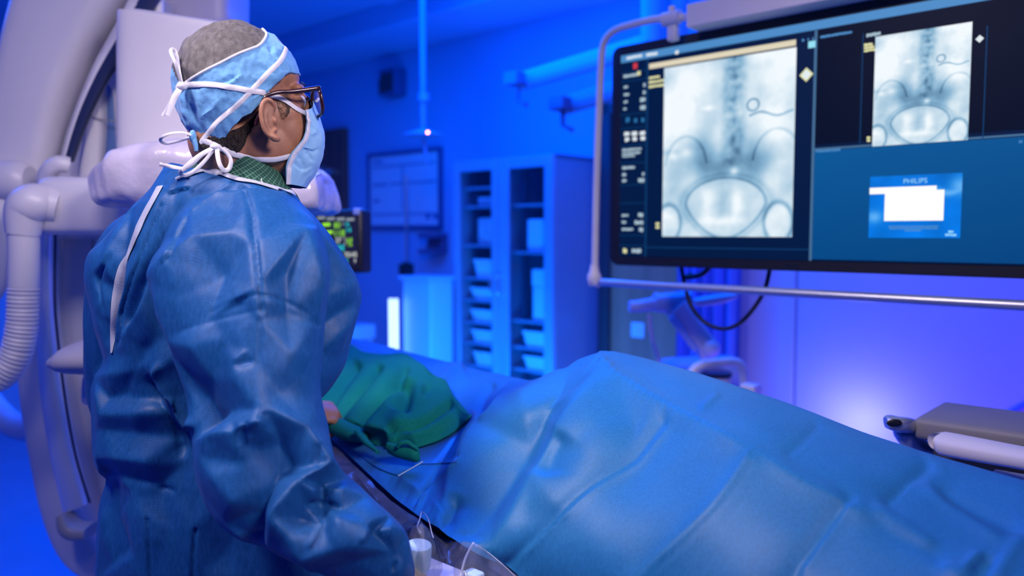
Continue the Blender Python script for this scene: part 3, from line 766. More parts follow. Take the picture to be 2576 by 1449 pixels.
# radiograph
def xray(u, v):
    X, Y = u, v
    n = lambda fx, fy, s: np.array([mnoise.fractal(Vector((a * fx + s, b * fy, s * 1.7)), 1.0, 2.0, 4) for a, b in zip(u, v)])
    Lm = 0.80 + 0.16 * n(5, 6, 3.1)
    G = lambda x0, y0, sx, sy: np.exp(-((X - x0) / sx) ** 2 - ((Y - y0) / sy) ** 2)
    Lm += 0.20 * G(0.92, 0.93, 0.25, 0.2) + 0.25 * G(0.15, 0.75, 0.2, 0.25) + 0.2 * G(0.82, 0.62, 0.12, 0.15) + 0.1 * G(0.9, 0.35, .1, .12)
    sp = 0.55 + 0.02 * np.sin((Y - 0.4) * 4)
    dens = np.exp(-np.abs((X - sp) / 0.085) ** 4) * np.clip((Y - 0.36) * 8, 0, 1)
    vert = 0.55 + 0.45 * np.cos(2 * pi * (Y - 0.42) / 0.118) ** 2
    Lm -= dens * (0.16 + 0.24 * vert) * (0.75 + 0.6 * n(14, 20, 8.8))
    Lm -= 0.10 * dens * np.exp(-np.abs((X - sp) / 0.02) ** 2) * (1 + np.cos(2 * pi * (Y - 0.42) / 0.118))
    for sgn, cx in ((-1, 0.22), (1, 0.85)):                       # wings of the pelvis
        Lm -= 0.30 * G(cx + 0.12 * -sgn, 0.42, 0.10, 0.16) + 0.16 * G(cx, 0.46, 0.17, 0.09)
        e = np.abs(np.sqrt(((X - (cx + 0.03 * sgn)) / 0.17) ** 2 + ((Y - 0.40) / 0.185) ** 2) - 1)
        Lm -= 0.22 * np.exp(-(e / 0.05) ** 2) * (Y > 0.42)
        e2 = np.sqrt(((X - (0.055 if sgn < 0 else 0.90)) / 0.10) ** 2 + ((Y - 0.08) / 0.11) ** 2)
        Lm -= 0.34 * np.exp(-((e2 - 1) / 0.14) ** 2) * (Y > 0.0); Lm += 0.08 * (e2 < 0.9)
    Lm -= 0.28 * G(0.5, 0.40, 0.16, 0.08)
    cx, cy, rx, ry = 0.505, 0.185, 0.29, 0.165
    e = np.sqrt(((X - cx) / (rx * (1 - 0.25 * np.clip((cy - Y) / ry, 0, 1)))) ** 2 + (np.where(Y > cy, (Y - cy) / (ry * 0.85), (Y - cy) / (ry * 1.1))) ** 2)
    ins = 1 / (1 + np.exp((e - 1) * 25))
    Lm = Lm * (1 - ins) + ins * (0.80 + 0.10 * n(9, 9, 1.2))
    Lm -= 0.34 * np.exp(-((e - 1.06) / 0.045) ** 2) + 0.16 * np.exp(-((e - 1.2) / 0.1) ** 2)
    Lm += ins * (0.18 * G(0.38, 0.20, 0.05, 0.08) + 0.2 * G(0.60, 0.2, 0.04, 0.07) + 0.2 * G(0.48, 0.09, 0.17, 0.025) - 0.14 * G(0.5, 0.23, 0.05, 0.09) - 0.12 * G(0.5, 0.32, 0.12, 0.03))
    Lm += 0.4 * G(0.575, 0.37, 0.03, 0.02) + 0.22 * G(0.19, 0.49, 0.05, 0.025) + 0.2 * G(0.08, 0.49, 0.04, 0.03) + 0.2 * G(0.37, 0.735, 0.045, 0.015)
    Lm -= 0.22 * G(0.06, 0.50, 0.12, 0.02) + 0.12 * G(0.25, 0.53, 0.1, 0.03)
    # drain with a curled end
    ring = np.sqrt(((X - 0.705) / 0.042) ** 2 + ((Y - 0.725) / 0.032) ** 2)
    cath = np.exp(-((ring - 1) / 0.16) ** 2)
    yy = 0.668 + 0.012 * np.sin((X - 0.70) * 26) - 0.03 * (X - 0.85)
    cath = np.maximum(cath, np.exp(-((Y - yy) / 0.006) ** 2) * (X > 0.68) * (X < 0.99) * np.clip(1.3 - (X - 0.68) * 2.0, 0.4, 1))
    Lm -= 0.55 * cath
    Lm += 0.1 * G(0.03, 0.12, 0.06, 0.02)
    t = np.clip(Lm, 0.0, 1.0)[:, None]
    k0, k1, k2 = np.array([28, 62, 98]), np.array([134, 178, 208]), np.array([242, 250, 255])
    c = np.where(t < 0.5, k0 + (k1 - k0) * t * 2, k1 + (k2 - k1) * (t - 0.5) * 2)
    return lin(c / 255)
xa, xb = S(1672, 172), S(1990, 598)
x1 = painted('radiograph', S(1669, 400)[0], S(1670, 595)[1], S(1998, 400)[0], S(1672, 172)[1], L2 + 0.0012, 170, 250, xray, scr, E_pic)
painted('radiograph', S(2199, 230)[0], S(2193, 369)[1], S(2440, 230)[0], S(2205, 93)[1], L2 + 0.0012, 130, 180, xray, scr, E_pic)
z1 = S(1634, 161)[1]
pane('image_title_bar', S(1634, 161)[0], z1 - 0.016, S(2003, 112)[0], z1, L2 + 0.0006, emis('title_cream', srgb(224, 214, 188), 1.0), scr)
def diamond(px, py, r):
    s, z = S(px, py); q = []
    for k, lift, rr in ((0, L2 + 0.0005, r), (1, L2 + 0.001, r * 0.72)):
        V = [SN(s + rr, NM - lift, z), SN(s, NM - lift, z + rr), SN(s - rr, NM - lift, z), SN(s, NM - lift, z - rr)]
        mesh(('marker_diamond', 'marker_center')[k], V, [(0, 1, 2, 3)], (E_yel, E_white)[k], scr, False)
diamond(2029, 188, 0.019); diamond(2465, 98, 0.0125)
def marks(name, rows, m, lift=L2 + 0.0008):
    """small blurred lettering: (x0,x1,y,h) in picture outline"""
    for x0, x1, y, h in rows:
        a, z = S(x0, y); b, _ = S(x1, y); dz = h / 2 / 547 * 0.70
        n = max(2, int((x1 - x0) / 5)); w = (b - a) / n; top, bot = [], []
        for i in range(n):                       # one ragged run of lettering
            k1 = dz * (0.65 + 0.35 * random.random()); k2 = dz * (0.7 + 0.3 * random.random())
            for u in (0.02, 0.5, 0.78, 0.98):
                q = 0.25 if u in (0.02, 0.98) and i not in (0,) else 1
                top.append(SN(a + w * (i + u), NM - lift, z + k2 * (q if u > 0.9 else 1))); bot.append(SN(a + w * (i + u), NM - lift, z - k1 * (q if u > 0.9 else 1)))
        nn = len(top)
        mesh(name, bot + top, [(i, i + 1, nn + i + 1, nn + i) for i in range(nn - 1)], m, scr, False)
marks('header_text', [(1577, 1616, 147, 8), (1626, 1655, 139, 8), (1699, 1708, 133, 11)], E_white)
pane('record_icon', S(1594, 168)[0], S(1594, 174)[1], S(1604, 168)[0], S(1594, 160)[1], L2 + 0.0008, emis('icon_red', srgb(210, 60, 70), 1.0), scr)
pane('tool_icon', S(1604, 186)[0], S(1604, 190)[1], S(1612, 186)[0], S(1604, 180)[1], L2 + 0.0008, E_yel, scr)
marks('side_text', [(1569, 1606, 193, 9), (1570, 1581, 220, 7), (1570, 1584, 239, 7), (1570, 1580, 257, 7), (1569, 1577, 275, 7), (1619, 1625, 214, 10), (1618, 1625, 233, 10), (1611, 1625, 252, 11), (1611, 1625, 272, 12)], E_text)
marks('side_symbols', [(1575, 1585, 302, 14), (1596, 1604, 304, 14), (1614, 1622, 303, 14)], emis('dim_symbol', srgb(40, 110, 165), 1.0))
marks('side_values', [(1571, 1585, 338, 11), (1590, 1604, 337, 11), (1610, 1624, 336, 11), (1573, 1584, 351, 12), (1592, 1603, 350, 12), (1612, 1624, 349, 12)], E_white)
marks('side_text', [(1566, 1615, 378, 7), (1566, 1612, 387, 7), (1566, 1598, 394, 6), (1566, 1598, 423, 8), (1566, 1576, 440, 8), (1566, 1577, 455, 8), (1616, 1622, 438, 11), (1606, 1622, 454, 11)], E_text)
marks('side_values', [(1565, 1582, 542, 7), (1565, 1576, 559, 7), (1565, 1594, 577, 7), (1606, 1619, 541, 11), (1597, 1619, 560, 11), (1608, 1619, 578, 11), (1590, 1614, 631, 12)], E_text)
marks('clock_icon', [(1568, 1578, 631, 13)], E_yel)
for y in (181, 203, 287, 322, 366, 410, 465, 511, 592, 618):
    z = S(1590, y)[1]; pane('separator', iL, z - 0.001, xL - 0.004, z + 0.001, L2 + 0.0005, E_dim, scr)
marks('image_caption', [(1633, 1661, 197, 7), (1633, 1672, 208, 7), (1633, 1673, 219, 7), (1650, 1660, 563, 7), (1650, 1660, 572, 7)], E_yel)
marks('image_caption', [(2174, 2196, 114, 6), (2174, 2200, 122, 6), (2174, 2203, 129, 5), (2181, 2190, 347, 6), (2181, 2190, 354, 6)], E_yel)
marks('image_caption', [(2180, 2216, 90, 8)], E_text)
marks('panel_title', [(2064, 2144, 94, 6), (2052, 2115, 381, 6), (2563, 2573, 357, 6)], E_bar)
pane('view_icon', S(2034, 116)[0], S(2034, 122)[1], S(2052, 116)[0], S(2034, 105)[1], L2 + 0.0008, emis('icon_cyan', srgb(150, 225, 245), 1.0), scr)
marks('view_symbols', [(2018, 2024, 102, 6), (2032, 2036, 100, 6), (2044, 2048, 98, 6)], E_bar)
for px, a_, b_ in ((2168, 85, 362), (2478, 66, 350)):
    s = S(px, 220)[0]; pane('guide_line', s - 0.0012, S(px, b_)[1], s + 0.0012, S(px, a_)[1], L2 + 0.0004, E_dim, scr)
# dialog on the lower right
def dlg(u, v):
    c = np.tile(np.array([0.0, 118.0, 226.0]), (len(u), 1))
    f = np.clip(0.5 + 0.5 * np.array([mnoise.fractal(Vector((a * 3, b * 2, 4.2)), 1, 2, 3) for a, b in zip(u, v)]), 0, 1)[:, None]
    c = c * (0.85 + 0.25 * f)
    sw = np.maximum(np.exp(-((v - 0.70 - 0.5 * (u - 0.86) ** 2 * 6) / 0.06) ** 2) * (u > 0.72), np.exp(-(((u - 0.06) / 0.09) ** 2 + ((v - 0.34) / 0.10) ** 2)))
    sw = np.maximum(sw, np.exp(-(((u - 0.98) / 0.10) ** 2 + ((v - 0.80) / 0.14) ** 2)))
    c = c + (np.array([120, 190, 250]) - c) * np.clip(sw, 0, 1)[:, None] * 0.8
    return lin(np.clip(c, 0, 255) / 255)
da, db = S(2190, 445), S(2416, 598)
dg_ = painted('dialog_window', da[0], S(2186, 598)[1], S(2419, 520)[0], da[1], L2 + 0.0012, 60, 40, dlg, scr, E_pic)
E_w2 = emis('dialog_white', (1.0, 0.99, 0.97), 1.05)
wl = S(2227, 500)[0]; wr = S(2376, 500)[0]
pane('message_box', wl, S(2226, 556)[1], wr, S(2228, 482)[1], L2 + 0.0024, E_w2, dg_)
pane('message_box', S(2189, 480)[0], S(2189, 489)[1], S(2357, 475)[0], S(2189, 473)[1], L2 + 0.0022, E_w2, dg_)
s, z = S(2303, 461)
v, f = text_geo('PHILIPS', 0.0175, SN(s, NM - L2 - 0.002, z), ES, UP, align='CENTER')
mesh('dialog_heading', v, f, emis('heading_ink', srgb(150, 215, 255), 1.0), dg_, False)
marks('dialog_text', [(2236, 2362, 570, 3), (2238, 2360, 575, 3), (2276, 2318, 580, 3)], E_bar, L2 + 0.0014)
marks('dialog_text', [(2386, 2400, 583, 5), (2378, 2407, 591, 5)], emis('dialog_mark', srgb(140, 210, 255), 1.0), L2 + 0.0014)
s, z = S(1975, 673)
v, f = text_geo('PHILIPS', 0.012, SN(s, NM + 0.0005, z), ES, UP)
mesh('bezel_lettering', v, f, emis('bezel_ink', srgb(8, 26, 62), 1.0), mon, False)

# frame of tube around the display
fm = thing('guard_rail', 'cream tubular guard rail framing the huge display, with clamps and a top beam', 'frame', PN(1497, 690, NM - 0.05))
NFm = NM - 0.045
pth = [PN(1745, 42, NFm), PN(1660, 47, NFm), PN(1590, 62, NFm), PN(1548, 76, NFm), PN(1524, 98, NFm), PN(1514, 135, NFm), PN(1508, 250, NFm), PN(1501, 450, NFm), PN(1496, 690, NFm)]
mesh('upper_tube', *tube(pth, 0.0115, 14, 60), M['cream'], fm)
ra, rb = PN(1490, 709, NFm), PN(2400, 757, NFm); rb = ra + ES * 1.5 + UP * (-0.004)
mesh('lower_rail', *tube([ra, rb], 0.0125, 14), M['alu'], fm)
c = PN(1495, 688, NFm)
mesh('corner_clamp', *join_geo([lathe(c - UP * 0.032, UP, [(0.0, 0), (0.02, 0.002), (0.024, 0.012), (0.023, 0.026), (0.016, 0.042), (0.013, 0.06), (0.0, 0.062)]), tube([ra - ES * 0.004, ra + ES * 0.028], 0.0175, 14)]), M['cream'], fm)
c = PN(1690, 46, NFm)
mesh('tube_clamp', *join_geo([cyl(c - ES * 0.028, c + ES * 0.028, 0.021), obox(c - UP * 0.03 + EN * 0.01, ES, EN, UP, 0.016, 0.014, 0.035, 0.006), cyl(c + UP * 0.012, c + UP * 0.034, 0.011)]), M['cream'], fm)
bz0, bz1 = S(1740, 74, NFm)[1], S(1740, 16, NFm)[1]; bs = S(1739, 40, NFm)[0]
mesh('top_beam', *sbox(bs, bs + 1.15, NFm - 0.03, NFm + 0.06, bz0, bz1, 0.004), M['cream'], fm, False)
mesh('beam_rail', *sbox(bs + 0.10, bs + 1.1, NFm - 0.005, NFm + 0.05, bz1 + 0.002, bz1 + 0.022, 0.004), M['alu'], fm, False)
mesh('ceiling_column', *cyl(SN(bs + 0.62, NFm + 0.1, bz1 - 0.02), SN(bs + 0.62, NFm + 0.1, ZC - 0.005), 0.05), M['cream'], fm)
cabp = [PN(1712, 660, NM + 0.09), PN(1722, 715, NM + 0.09), PN(1740, 772, NM + 0.1), PN(1775, 812, NM + 0.1), PN(1820, 827, NM + 0.1), PN(1862, 812, NM + 0.1), PN(1900, 770, NM + 0.1), PN(1925, 725, NM + 0.09), PN(1938, 670, NM + 0.08)]
o = mesh('monitor_cable', *tube(cabp, 0.0065, 10, 60), M['rubber']); tag(o, 'thick black cable looping below the huge display', 'cable')
cabp = [PN(1742, 690, NM + 0.12), PN(1722, 698, NM + 0.11), PN(1765, 690, NM + 0.1), PN(1795, 660, NM + 0.1)]
o = mesh('monitor_cable', *tube(cabp, 0.008, 10, 30), M['rubber']); tag(o, 'short black cable bunched just under the huge display', 'cable')

# ================================================================ ventilator arm and canister beyond the table
M['device'] = mat('device_lavender', (0.62, 0.60, 0.70), 0.4)
M['devblue'] = mat('device_pale_blue', (0.35, 0.45, 0.70), 0.45)
va = thing('articulated_stand', 'jointed pale device arm with a grab handle standing behind the draped legs', 'arm', PN(1760, 960, 3.2) * np.array([1, 1, 0]))
mesh('grab_handle', *loft_px([(1583, 757, 1583, 785, 3.0, 0.03), (1605, 755, 1605, 785, 3.0, 0.035), (1650, 747, 1650, 780, 3.0, 0.035), (1662, 746, 1662, 778, 3.0, 0.03)], 20, 12, 3), M['devblue'], va)
mesh('pivot_block', *loft_px([(1645, 742, 1645, 783, 3.0, 0.05), (1668, 738, 1668, 786, 3.0, 0.055), (1700, 736, 1700, 786, 3.0, 0.055), (1735, 732, 1735, 778, 3.0, 0.05)], 20, 12, 4), M['devblue'], va)
for px in (1650, 1676, 1706):
    mesh('joint_ring', *cyl(P(px, 760, 2.99) - np.array([0.006, 0, 0]), P(px, 760, 2.99) + np.array([0.006, 0, 0]), 0.037, 20), M['devblue'], va)
mesh('lower_arm', *loft_px([(1676, 790, 1722, 752, 2.98, 0.05), (1700, 820, 1748, 790, 2.98, 0.05), (1745, 878, 1792, 846, 2.98, 0.05), (1758, 900, 1806, 862, 2.98, 0.05), (1770, 912, 1806, 884, 2.98, 0.03)], 20, 16, 3.5), M['device'], va)
mesh('arm_side', *tube([P(1688, 798, 2.93), P(1750, 880, 2.93)], 0.012, 10), M['devblue'], va)
mesh('elbow_cap', *ellipsoid(P(1788, 877, 2.94), (0.035, 0.035, 0.035)), M['device'], va)
mesh('upper_plate', *loft_px([(1740, 752, 1752, 770, 3.0, 0.04), (1800, 742, 1808, 764, 3.0, 0.04), (1850, 738, 1852, 748, 3.0, 0.03)], 16, 10, 4), M['device'], va)
mesh('body', *loft_px([(1670, 915, 1860, 905, 3.1, 0.14), (1665, 960, 1868, 940, 3.1, 0.15), (1665, 1100, 1870, 1100, 3.1, 0.15), (1665, 1420, 1870, 1420, 3.1, 0.15), (1665, 1490, 1870, 1490, 3.1, 0.15)], 28, 16, 5), M['devblue'], va)
for s_ in (-1, 1):
    for t_ in (-1, 1):
        cc = np.array([va.location.x + s_ * 0.1, va.location.y + t_ * 0.1, 0.03]); mesh('caster', *cyl(cc - EN * 0.012, cc + EN * 0.012, 0.03), M['rubber'], va)
cn = thing('suction_canister', 'canister with a dark round lid held in a white bracket behind the draped legs', 'canister', P(1800, 1010, 2.72))
cc = P(1801, 1010, 2.72)
mesh('jar', *lathe(cc, UP, [(0.0, 0), (0.044, 0), (0.048, 0.01), (0.05, 0.09), (0.0, 0.09)]), M['device'], cn)
mesh('lid', *lathe(cc + UP * 0.09, UP, [(0.0, 0.0), (0.054, 0.0), (0.054, 0.014), (0.04, 0.02), (0.0, 0.018)]), M['glass_dark'], cn)
mesh('bracket', *tube([P(1735, 990, 2.8), P(1737, 945, 2.8), P(1760, 920, 2.8), P(1800, 913, 2.8), P(1850, 912, 2.8), P(1868, 930, 2.8), P(1872, 960, 2.8), P(1872, 1000, 2.8)], 0.018, 12, 40), M['white'], cn)
mesh('support_shelf', *loft_px([(1730, 1012, 1730, 1035, 2.75, 0.09), (1890, 1012, 1890, 1035, 2.75, 0.09)], 20, 3, 6), M['white'], cn)
mesh('side_clip', *obox(P(1888, 980, 2.72), ES, EN, UP, 0.028, 0.03, 0.02, 0.006), M['white'], cn, False)
pst = P(1872, 1030, 2.78); mesh('stand_post', *cyl(pst * np.array([1, 1, 0]), pst, 0.02), M['alu'], cn)
M['sheet'] = mat('sheet_blue', (0.10, 0.20, 0.62), 0.7, vary=0.05)  # even blue for a wavy upright sheet in front of the wall
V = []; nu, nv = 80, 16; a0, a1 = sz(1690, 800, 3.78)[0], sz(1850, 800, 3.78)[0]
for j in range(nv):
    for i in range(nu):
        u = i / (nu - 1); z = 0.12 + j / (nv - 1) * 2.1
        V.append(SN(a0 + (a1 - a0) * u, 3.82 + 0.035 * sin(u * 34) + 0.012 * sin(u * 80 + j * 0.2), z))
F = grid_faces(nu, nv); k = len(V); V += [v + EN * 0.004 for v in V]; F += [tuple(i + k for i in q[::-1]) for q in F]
o = mesh('pleated_sheet', V, F, M['sheet']); tag(o, 'blue pleated sheet hanging between the brown door and the violet wall', 'curtain')
mesh('sheet_rail', *cyl(SN(a0 - 0.05, 3.82, 2.235), SN(a1 + 0.05, 3.82, 2.235), 0.016), M['alu'], o)
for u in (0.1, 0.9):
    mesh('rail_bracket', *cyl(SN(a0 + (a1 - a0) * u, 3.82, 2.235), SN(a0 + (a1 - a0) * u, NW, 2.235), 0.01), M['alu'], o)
hp = [P(1632, 790, 2.99), P(1640, 850, 2.98), P(1655, 900, 2.97), P(1664, 950, 2.95), P(1690, 985, 2.96)]
o = mesh('breathing_hose', *tube(hp, 0.008, 10, 40), M['device']); tag(o, 'thin pale hose hanging from the grab handle of the device arm', 'hose')
o = mesh('wall_hook', *obox(PN(1470, 790, 3.9), ES, EN, UP, 0.012, 0.012, 0.13, 0.004), M['frame_dark'], smooth=False); 
tag(o, 'slim dark upright bar hanging beside the cabinet on its right', 'bar')
wc = [PN(2470, 1090, NW - 0.03), PN(2520, 1050, NW - 0.03), PN(2576, 1018, NW - 0.03), PN(2640, 985, NW - 0.03)]
o = mesh('wall_cable', *tube(wc, 0.011, 8, 20), M['sheet']); tag(o, 'blue cable slanting along the violet wall at the far right', 'cable')

# ================================================================ grey console beyond the drape, right edge
NK = 1.72
cs_ = thing('control_console', 'grey control console with a rounded front handle poking out beyond the drape at the right', 'console', PN(2420, 1190, NK))
M['console'] = mat('console_grey', (0.20, 0.19, 0.20), 0.55, vary=0.05)
M['consoled'] = mat('console_dark', (0.05, 0.05, 0.06), 0.5)
def sk(px, py, n=NK): q = PN(px, py, n); return float(q @ ES), float(q[2])
k0 = sk(2296, 1050); kz = k0[1]
mesh('top_housing', *sbox(k0[0], k0[0] + 0.55, NK, NK + 0.22, kz - 0.045, kz, 0.012), M['console'], cs_)
mesh('lower_housing', *sbox(k0[0] + 0.03, k0[0] + 0.55, NK + 0.02, NK + 0.2, kz - 0.115, kz - 0.043, 0.02), M['consoled'], cs_)
hb = sk(2362, 1120, NK - 0.03)
mesh('front_handle', *loft_px([(2362, 1096, 2364, 1112, 1.515, 0.012), (2368, 1091, 2374, 1130, 1.51, 0.022), (2384, 1093, 2392, 1143, 1.50, 0.03), (2576, 1128, 2578, 1178, 1.385, 0.03), (2700, 1150, 2704, 1200, 1.31, 0.03)], 24, 30, 2.6), M['cream'], cs_)
mesh('side_key', *obox(PN(2560, 1205, NK - 0.02), ES, EN, UP, 0.04, 0.012, 0.009, 0.004), M['cream'], cs_, False)
pc = SN(k0[0] + 0.3, NK + 0.11, 0)
mesh('pedestal', *join_geo([cyl(pc + UP * 0.02, pc + UP * (kz - 0.10), 0.035), lathe(pc, UP, [(0, 0), (0.2, 0), (0.2, 0.02), (0.05, 0.05), (0.0, 0.05)])]), M['grey'], cs_)
gh = thing('rail_clamp', 'bluish oval clamp with a black open end beside the grey console', 'clamp', PN(2300, 1120, NK - 0.03))
Yc = 1.60
mesh('clamp_sleeve', *loft_px([(2227, 1050, 2231, 1078, Yc, 0.012), (2238, 1046, 2246, 1083, Yc, 0.02), (2262, 1048, 2270, 1088, Yc, 0.024), (2284, 1052, 2288, 1092, Yc + 0.02, 0.024), (2300, 1066, 2300, 1096, Yc + 0.05, 0.02)], 24, 20, 2.8), M['alu'], gh)
mesh('clamp_opening', *ellipsoid(P(2250, 1064, Yc - 0.024), (0.016, 0.004, 0.008)), M['black'], gh)
mesh('clamp_body', *loft_px([(2250, 1085, 2292, 1082, Yc + 0.02, 0.02), (2258, 1110, 2310, 1105, Yc + 0.03, 0.025), (2285, 1128, 2345, 1118, Yc + 0.04, 0.025), (2330, 1160, 2375, 1145, Yc + 0.04, 0.02)], 20, 14, 4), M['devblue'], gh)
mesh('clamp_stem', *tube([P(2320, 1138, Yc + 0.03), P(2372, 1172, Yc + 0.02)], 0.005, 8), M['white'], gh)

# ================================================================ patient monitor
pm = thing('patient_monitor', 'small black vital signs monitor with green and cyan readings behind the gown shoulder', 'monitor', P(830, 690, 2.72))
TL, TR, BR, BL = P(748, 543, 2.78), P(893, 547, 2.68), P(905, 664, 2.66), P(760, 678, 2.76)
pc = (TL + TR + BR + BL) / 4; ax = (TR - TL + BR - BL); wx = np.linalg.norm(ax) / 4; ax /= np.linalg.norm(ax)
ay = (TL - BL + TR - BR); ay -= ax * (ay @ ax); wy = np.linalg.norm(ay) / 4; ay /= np.linalg.norm(ay); az = np.cross(ax, ay)
if az[1] > 0: az = -az
mesh('housing', *obox(pc - az * 0.035, ax, ay, az, wx + 0.014, wy + 0.022, 0.033, 0.012), M['black'], pm)
mesh('screen', *obox(pc, ax, ay, az, wx, wy, 0.001), emis('vitals_dark', srgb(28, 30, 62), 1.0), pm, False)
mesh('alarm_light', *obox(pc + ax * (wx - 0.004) + ay * (wy + 0.012) - az * 0.01, ax, ay, az, 0.012, 0.012, 0.016, 0.006), M['devblue'], pm)
def vit(name, items, col):
    mm = emis('vitals_' + name, srgb(*col), 1.15)
    for px, py, hpx, txt in items:
        d = ray(px, py); t_ = ((pc + az * 0.003 - CAM) @ az) / (d @ az); q = CAM + d * t_
        if txt is None: g_ = obox(q, ax, ay, az, 0.016, hpx / FP * 2.7 / 2, 0.0005)
        else: g_ = text_geo(txt, hpx / FP * 2.7 * 1.35, q - ay * hpx / FP * 1.35, ax, ay, align='CENTER')
        mesh(name, *g_, mm, pm, False)
vit('green_reading', [(848, 566, 15, '80'), (853, 586, 17, '118'), (879, 603, 13, '64'), (880, 614, 11, '76'), (821, 565, 8, None), (827, 584, 8, None)], (150, 230, 50))
vit('cyan_reading', [(872, 563, 12, '16'), (876, 578, 14, '14'), (857, 623, 17, '98'), (868, 655, 14, '36')], (40, 200, 215))
vit('white_reading', [(851, 604, 14, '37'), (882, 640, 13, '70/45'), (893, 656, 10, '9'), (862, 563, 8, '1'), (867, 600, 8, '2'), (868, 612, 8, '3')], (215, 220, 215))
vit('header_strip', [(808, 548, 7, None), (832, 550, 7, None), (857, 551, 7, None), (881, 552, 7, None)], (130, 140, 150))
pb = pc - az * 0.05 - ay * 0.05
mesh('stand', *join_geo([cyl(pb, np.array([pb[0], pb[1], 0.03]), 0.02), lathe(np.array([pb[0], pb[1], 0.0]), UP, [(0, 0), (0.22, 0), (0.22, 0.03), (0.04, 0.06), (0, 0.06)])]), M['alu'], pm)

# ================================================================ C-arm x-ray machine at the left
M['carm'] = mat('gantry_white', (0.66, 0.65, 0.72), 0.32, vary=0.02, spec=0.5)
M['track'] = mat('gantry_track', (0.02, 0.03, 0.09), 0.3)
M['strip'] = mat('gantry_strip', (0.72, 0.82, 0.95), 0.22, 0.5)
ca = thing('c_arm_machine', 'large white curved x-ray gantry arc with dark inner track at the left edge', 'x-ray machine', P(230, 1400, 2.35) * np.array([1, 1, 0]))
YA = 2.35
mesh('arc', *loft_px([(150, -130, 480, -150, YA, 0.13), (95, -40, 385, -55, YA, 0.13), (62, 60, 318, 52, YA, 0.13), (36, 190, 250, 170, YA, 0.13), (20, 330, 198, 300, YA, 0.13), (18, 450, 170, 430, YA, 0.13), (45, 560, 155, 560, YA, 0.12),
     (76, 700, 150, 700, YA, 0.11), (82, 850, 160, 845, YA, 0.11), (94, 1000, 186, 985, YA, 0.11), (118, 1150, 218, 1130, YA, 0.11), (150, 1290, 252, 1265, YA, 0.11), (200, 1390, 300, 1355, YA, 0.11), (290, 1450, 370, 1400, YA, 0.11)], 40, 70, 5), M['carm'], ca)
mesh('track', *loft_px([(392, -60, 430, -40, 2.19, 0.012), (346, 10, 386, 22, 2.19, 0.012), (296, 95, 330, 110, 2.19, 0.012), (248, 180, 275, 196, 2.19, 0.012), (212, 258, 236, 270, 2.19, 0.012), (188, 325, 209, 335, 2.19, 0.012), (166, 400, 183, 408, 2.19, 0.012)], 16, 40, 5), M['track'], ca)
mesh('track_edge', *loft_px([(330, 6, 348, 10, 2.185, 0.008), (284, 92, 298, 97, 2.185, 0.008), (238, 178, 249, 182, 2.185, 0.008), (204, 256, 213, 259, 2.185, 0.008), (180, 323, 188, 326, 2.185, 0.008), (160, 398, 167, 400, 2.185, 0.008)], 10, 40, 4), M['carm'], ca)
mesh('steel_band', *loft_px([(98, 560, 140, 560, 2.20, 0.03), (96, 640, 137, 640, 2.20, 0.03), (96, 750, 138, 748, 2.20, 0.03), (102, 880, 146, 875, 2.20, 0.03), (115, 1020, 163, 1010, 2.20, 0.03), (140, 1160, 188, 1145, 2.20, 0.03), (168, 1285, 222, 1265, 2.20, 0.03)], 16, 40, 4), M['strip'], ca)
mesh('band_seam', *tube([P(140, 560, 2.165), P(138, 748, 2.165), P(148, 875, 2.165), P(165, 1010, 2.165), P(190, 1145, 2.165), P(226, 1265, 2.165)], 0.004, 8, 40), M['track'], ca)
mesh('bumper', *loft_px([(150, 1295, 170, 1285, 2.17, 0.03), (158, 1330, 190, 1312, 2.17, 0.04), (185, 1352, 205, 1318, 2.17, 0.04), (228, 1352, 230, 1318, 2.17, 0.04)], 16, 20, 3), M['grey'], ca)
mesh('lower_panel', *loft_px([(138, 540, 420, 540, 2.5, 0.14), (138, 700, 430, 700, 2.5, 0.14), (148, 860, 440, 860, 2.5, 0.14), (172, 1000, 450, 1000, 2.5, 0.14), (206, 1150, 470, 1150, 2.5, 0.14), (244, 1290, 490, 1290, 2.5, 0.14), (290, 1400, 500, 1400, 2.5, 0.14), (330, 1640, 500, 1640, 2.5, 0.14)], 28, 40, 6), M['carm'], ca)
mesh('panel_seam', *tube([P(234, 590, 2.35), P(229, 700, 2.35), P(228, 840, 2.35)], 0.002, 6, 20), M['grey'], ca)
mesh('side_panel', *loft_px([(362, 10, 430, 10, 2.360, 0.1), (318, 90, 420, 90, 2.360, 0.1), (272, 170, 400, 170, 2.360, 0.1), (232, 260, 390, 260, 2.360, 0.1), (200, 350, 380, 350, 2.360, 0.1), (180, 440, 380, 440, 2.360, 0.1), (175, 600, 380, 600, 2.360, 0.1)], 28, 30, 6), M['carm'], ca)
mesh('panel_lever', *loft_px([(240, 232, 262, 218, 2.270, 0.02), (232, 262, 270, 262, 2.260, 0.03), (224, 330, 270, 330, 2.260, 0.03), (206, 440, 262, 440, 2.260, 0.03), (196, 520, 255, 520, 2.260, 0.03)], 20, 24, 3), M['carm'], ca)
mesh('panel_recess_shade', *loft_px([(268, 215, 282, 212, 2.270, 0.01), (272, 245, 292, 245, 2.270, 0.012), (270, 320, 297, 320, 2.270, 0.012), (264, 430, 308, 430, 2.270, 0.012), (256, 520, 315, 520, 2.270, 0.012)], 16, 24, 3), mat('recess_shade_blue', (0.10, 0.20, 0.50), 0.5), ca)  # shade of the white recess put in as a raised blue strip
mesh('panel_wire', *tube([P(224, 287, 2.225), P(235, 296, 2.225), P(265, 301, 2.225), P(292, 305, 2.225)], 0.002, 6, 20), M['grey'], ca)
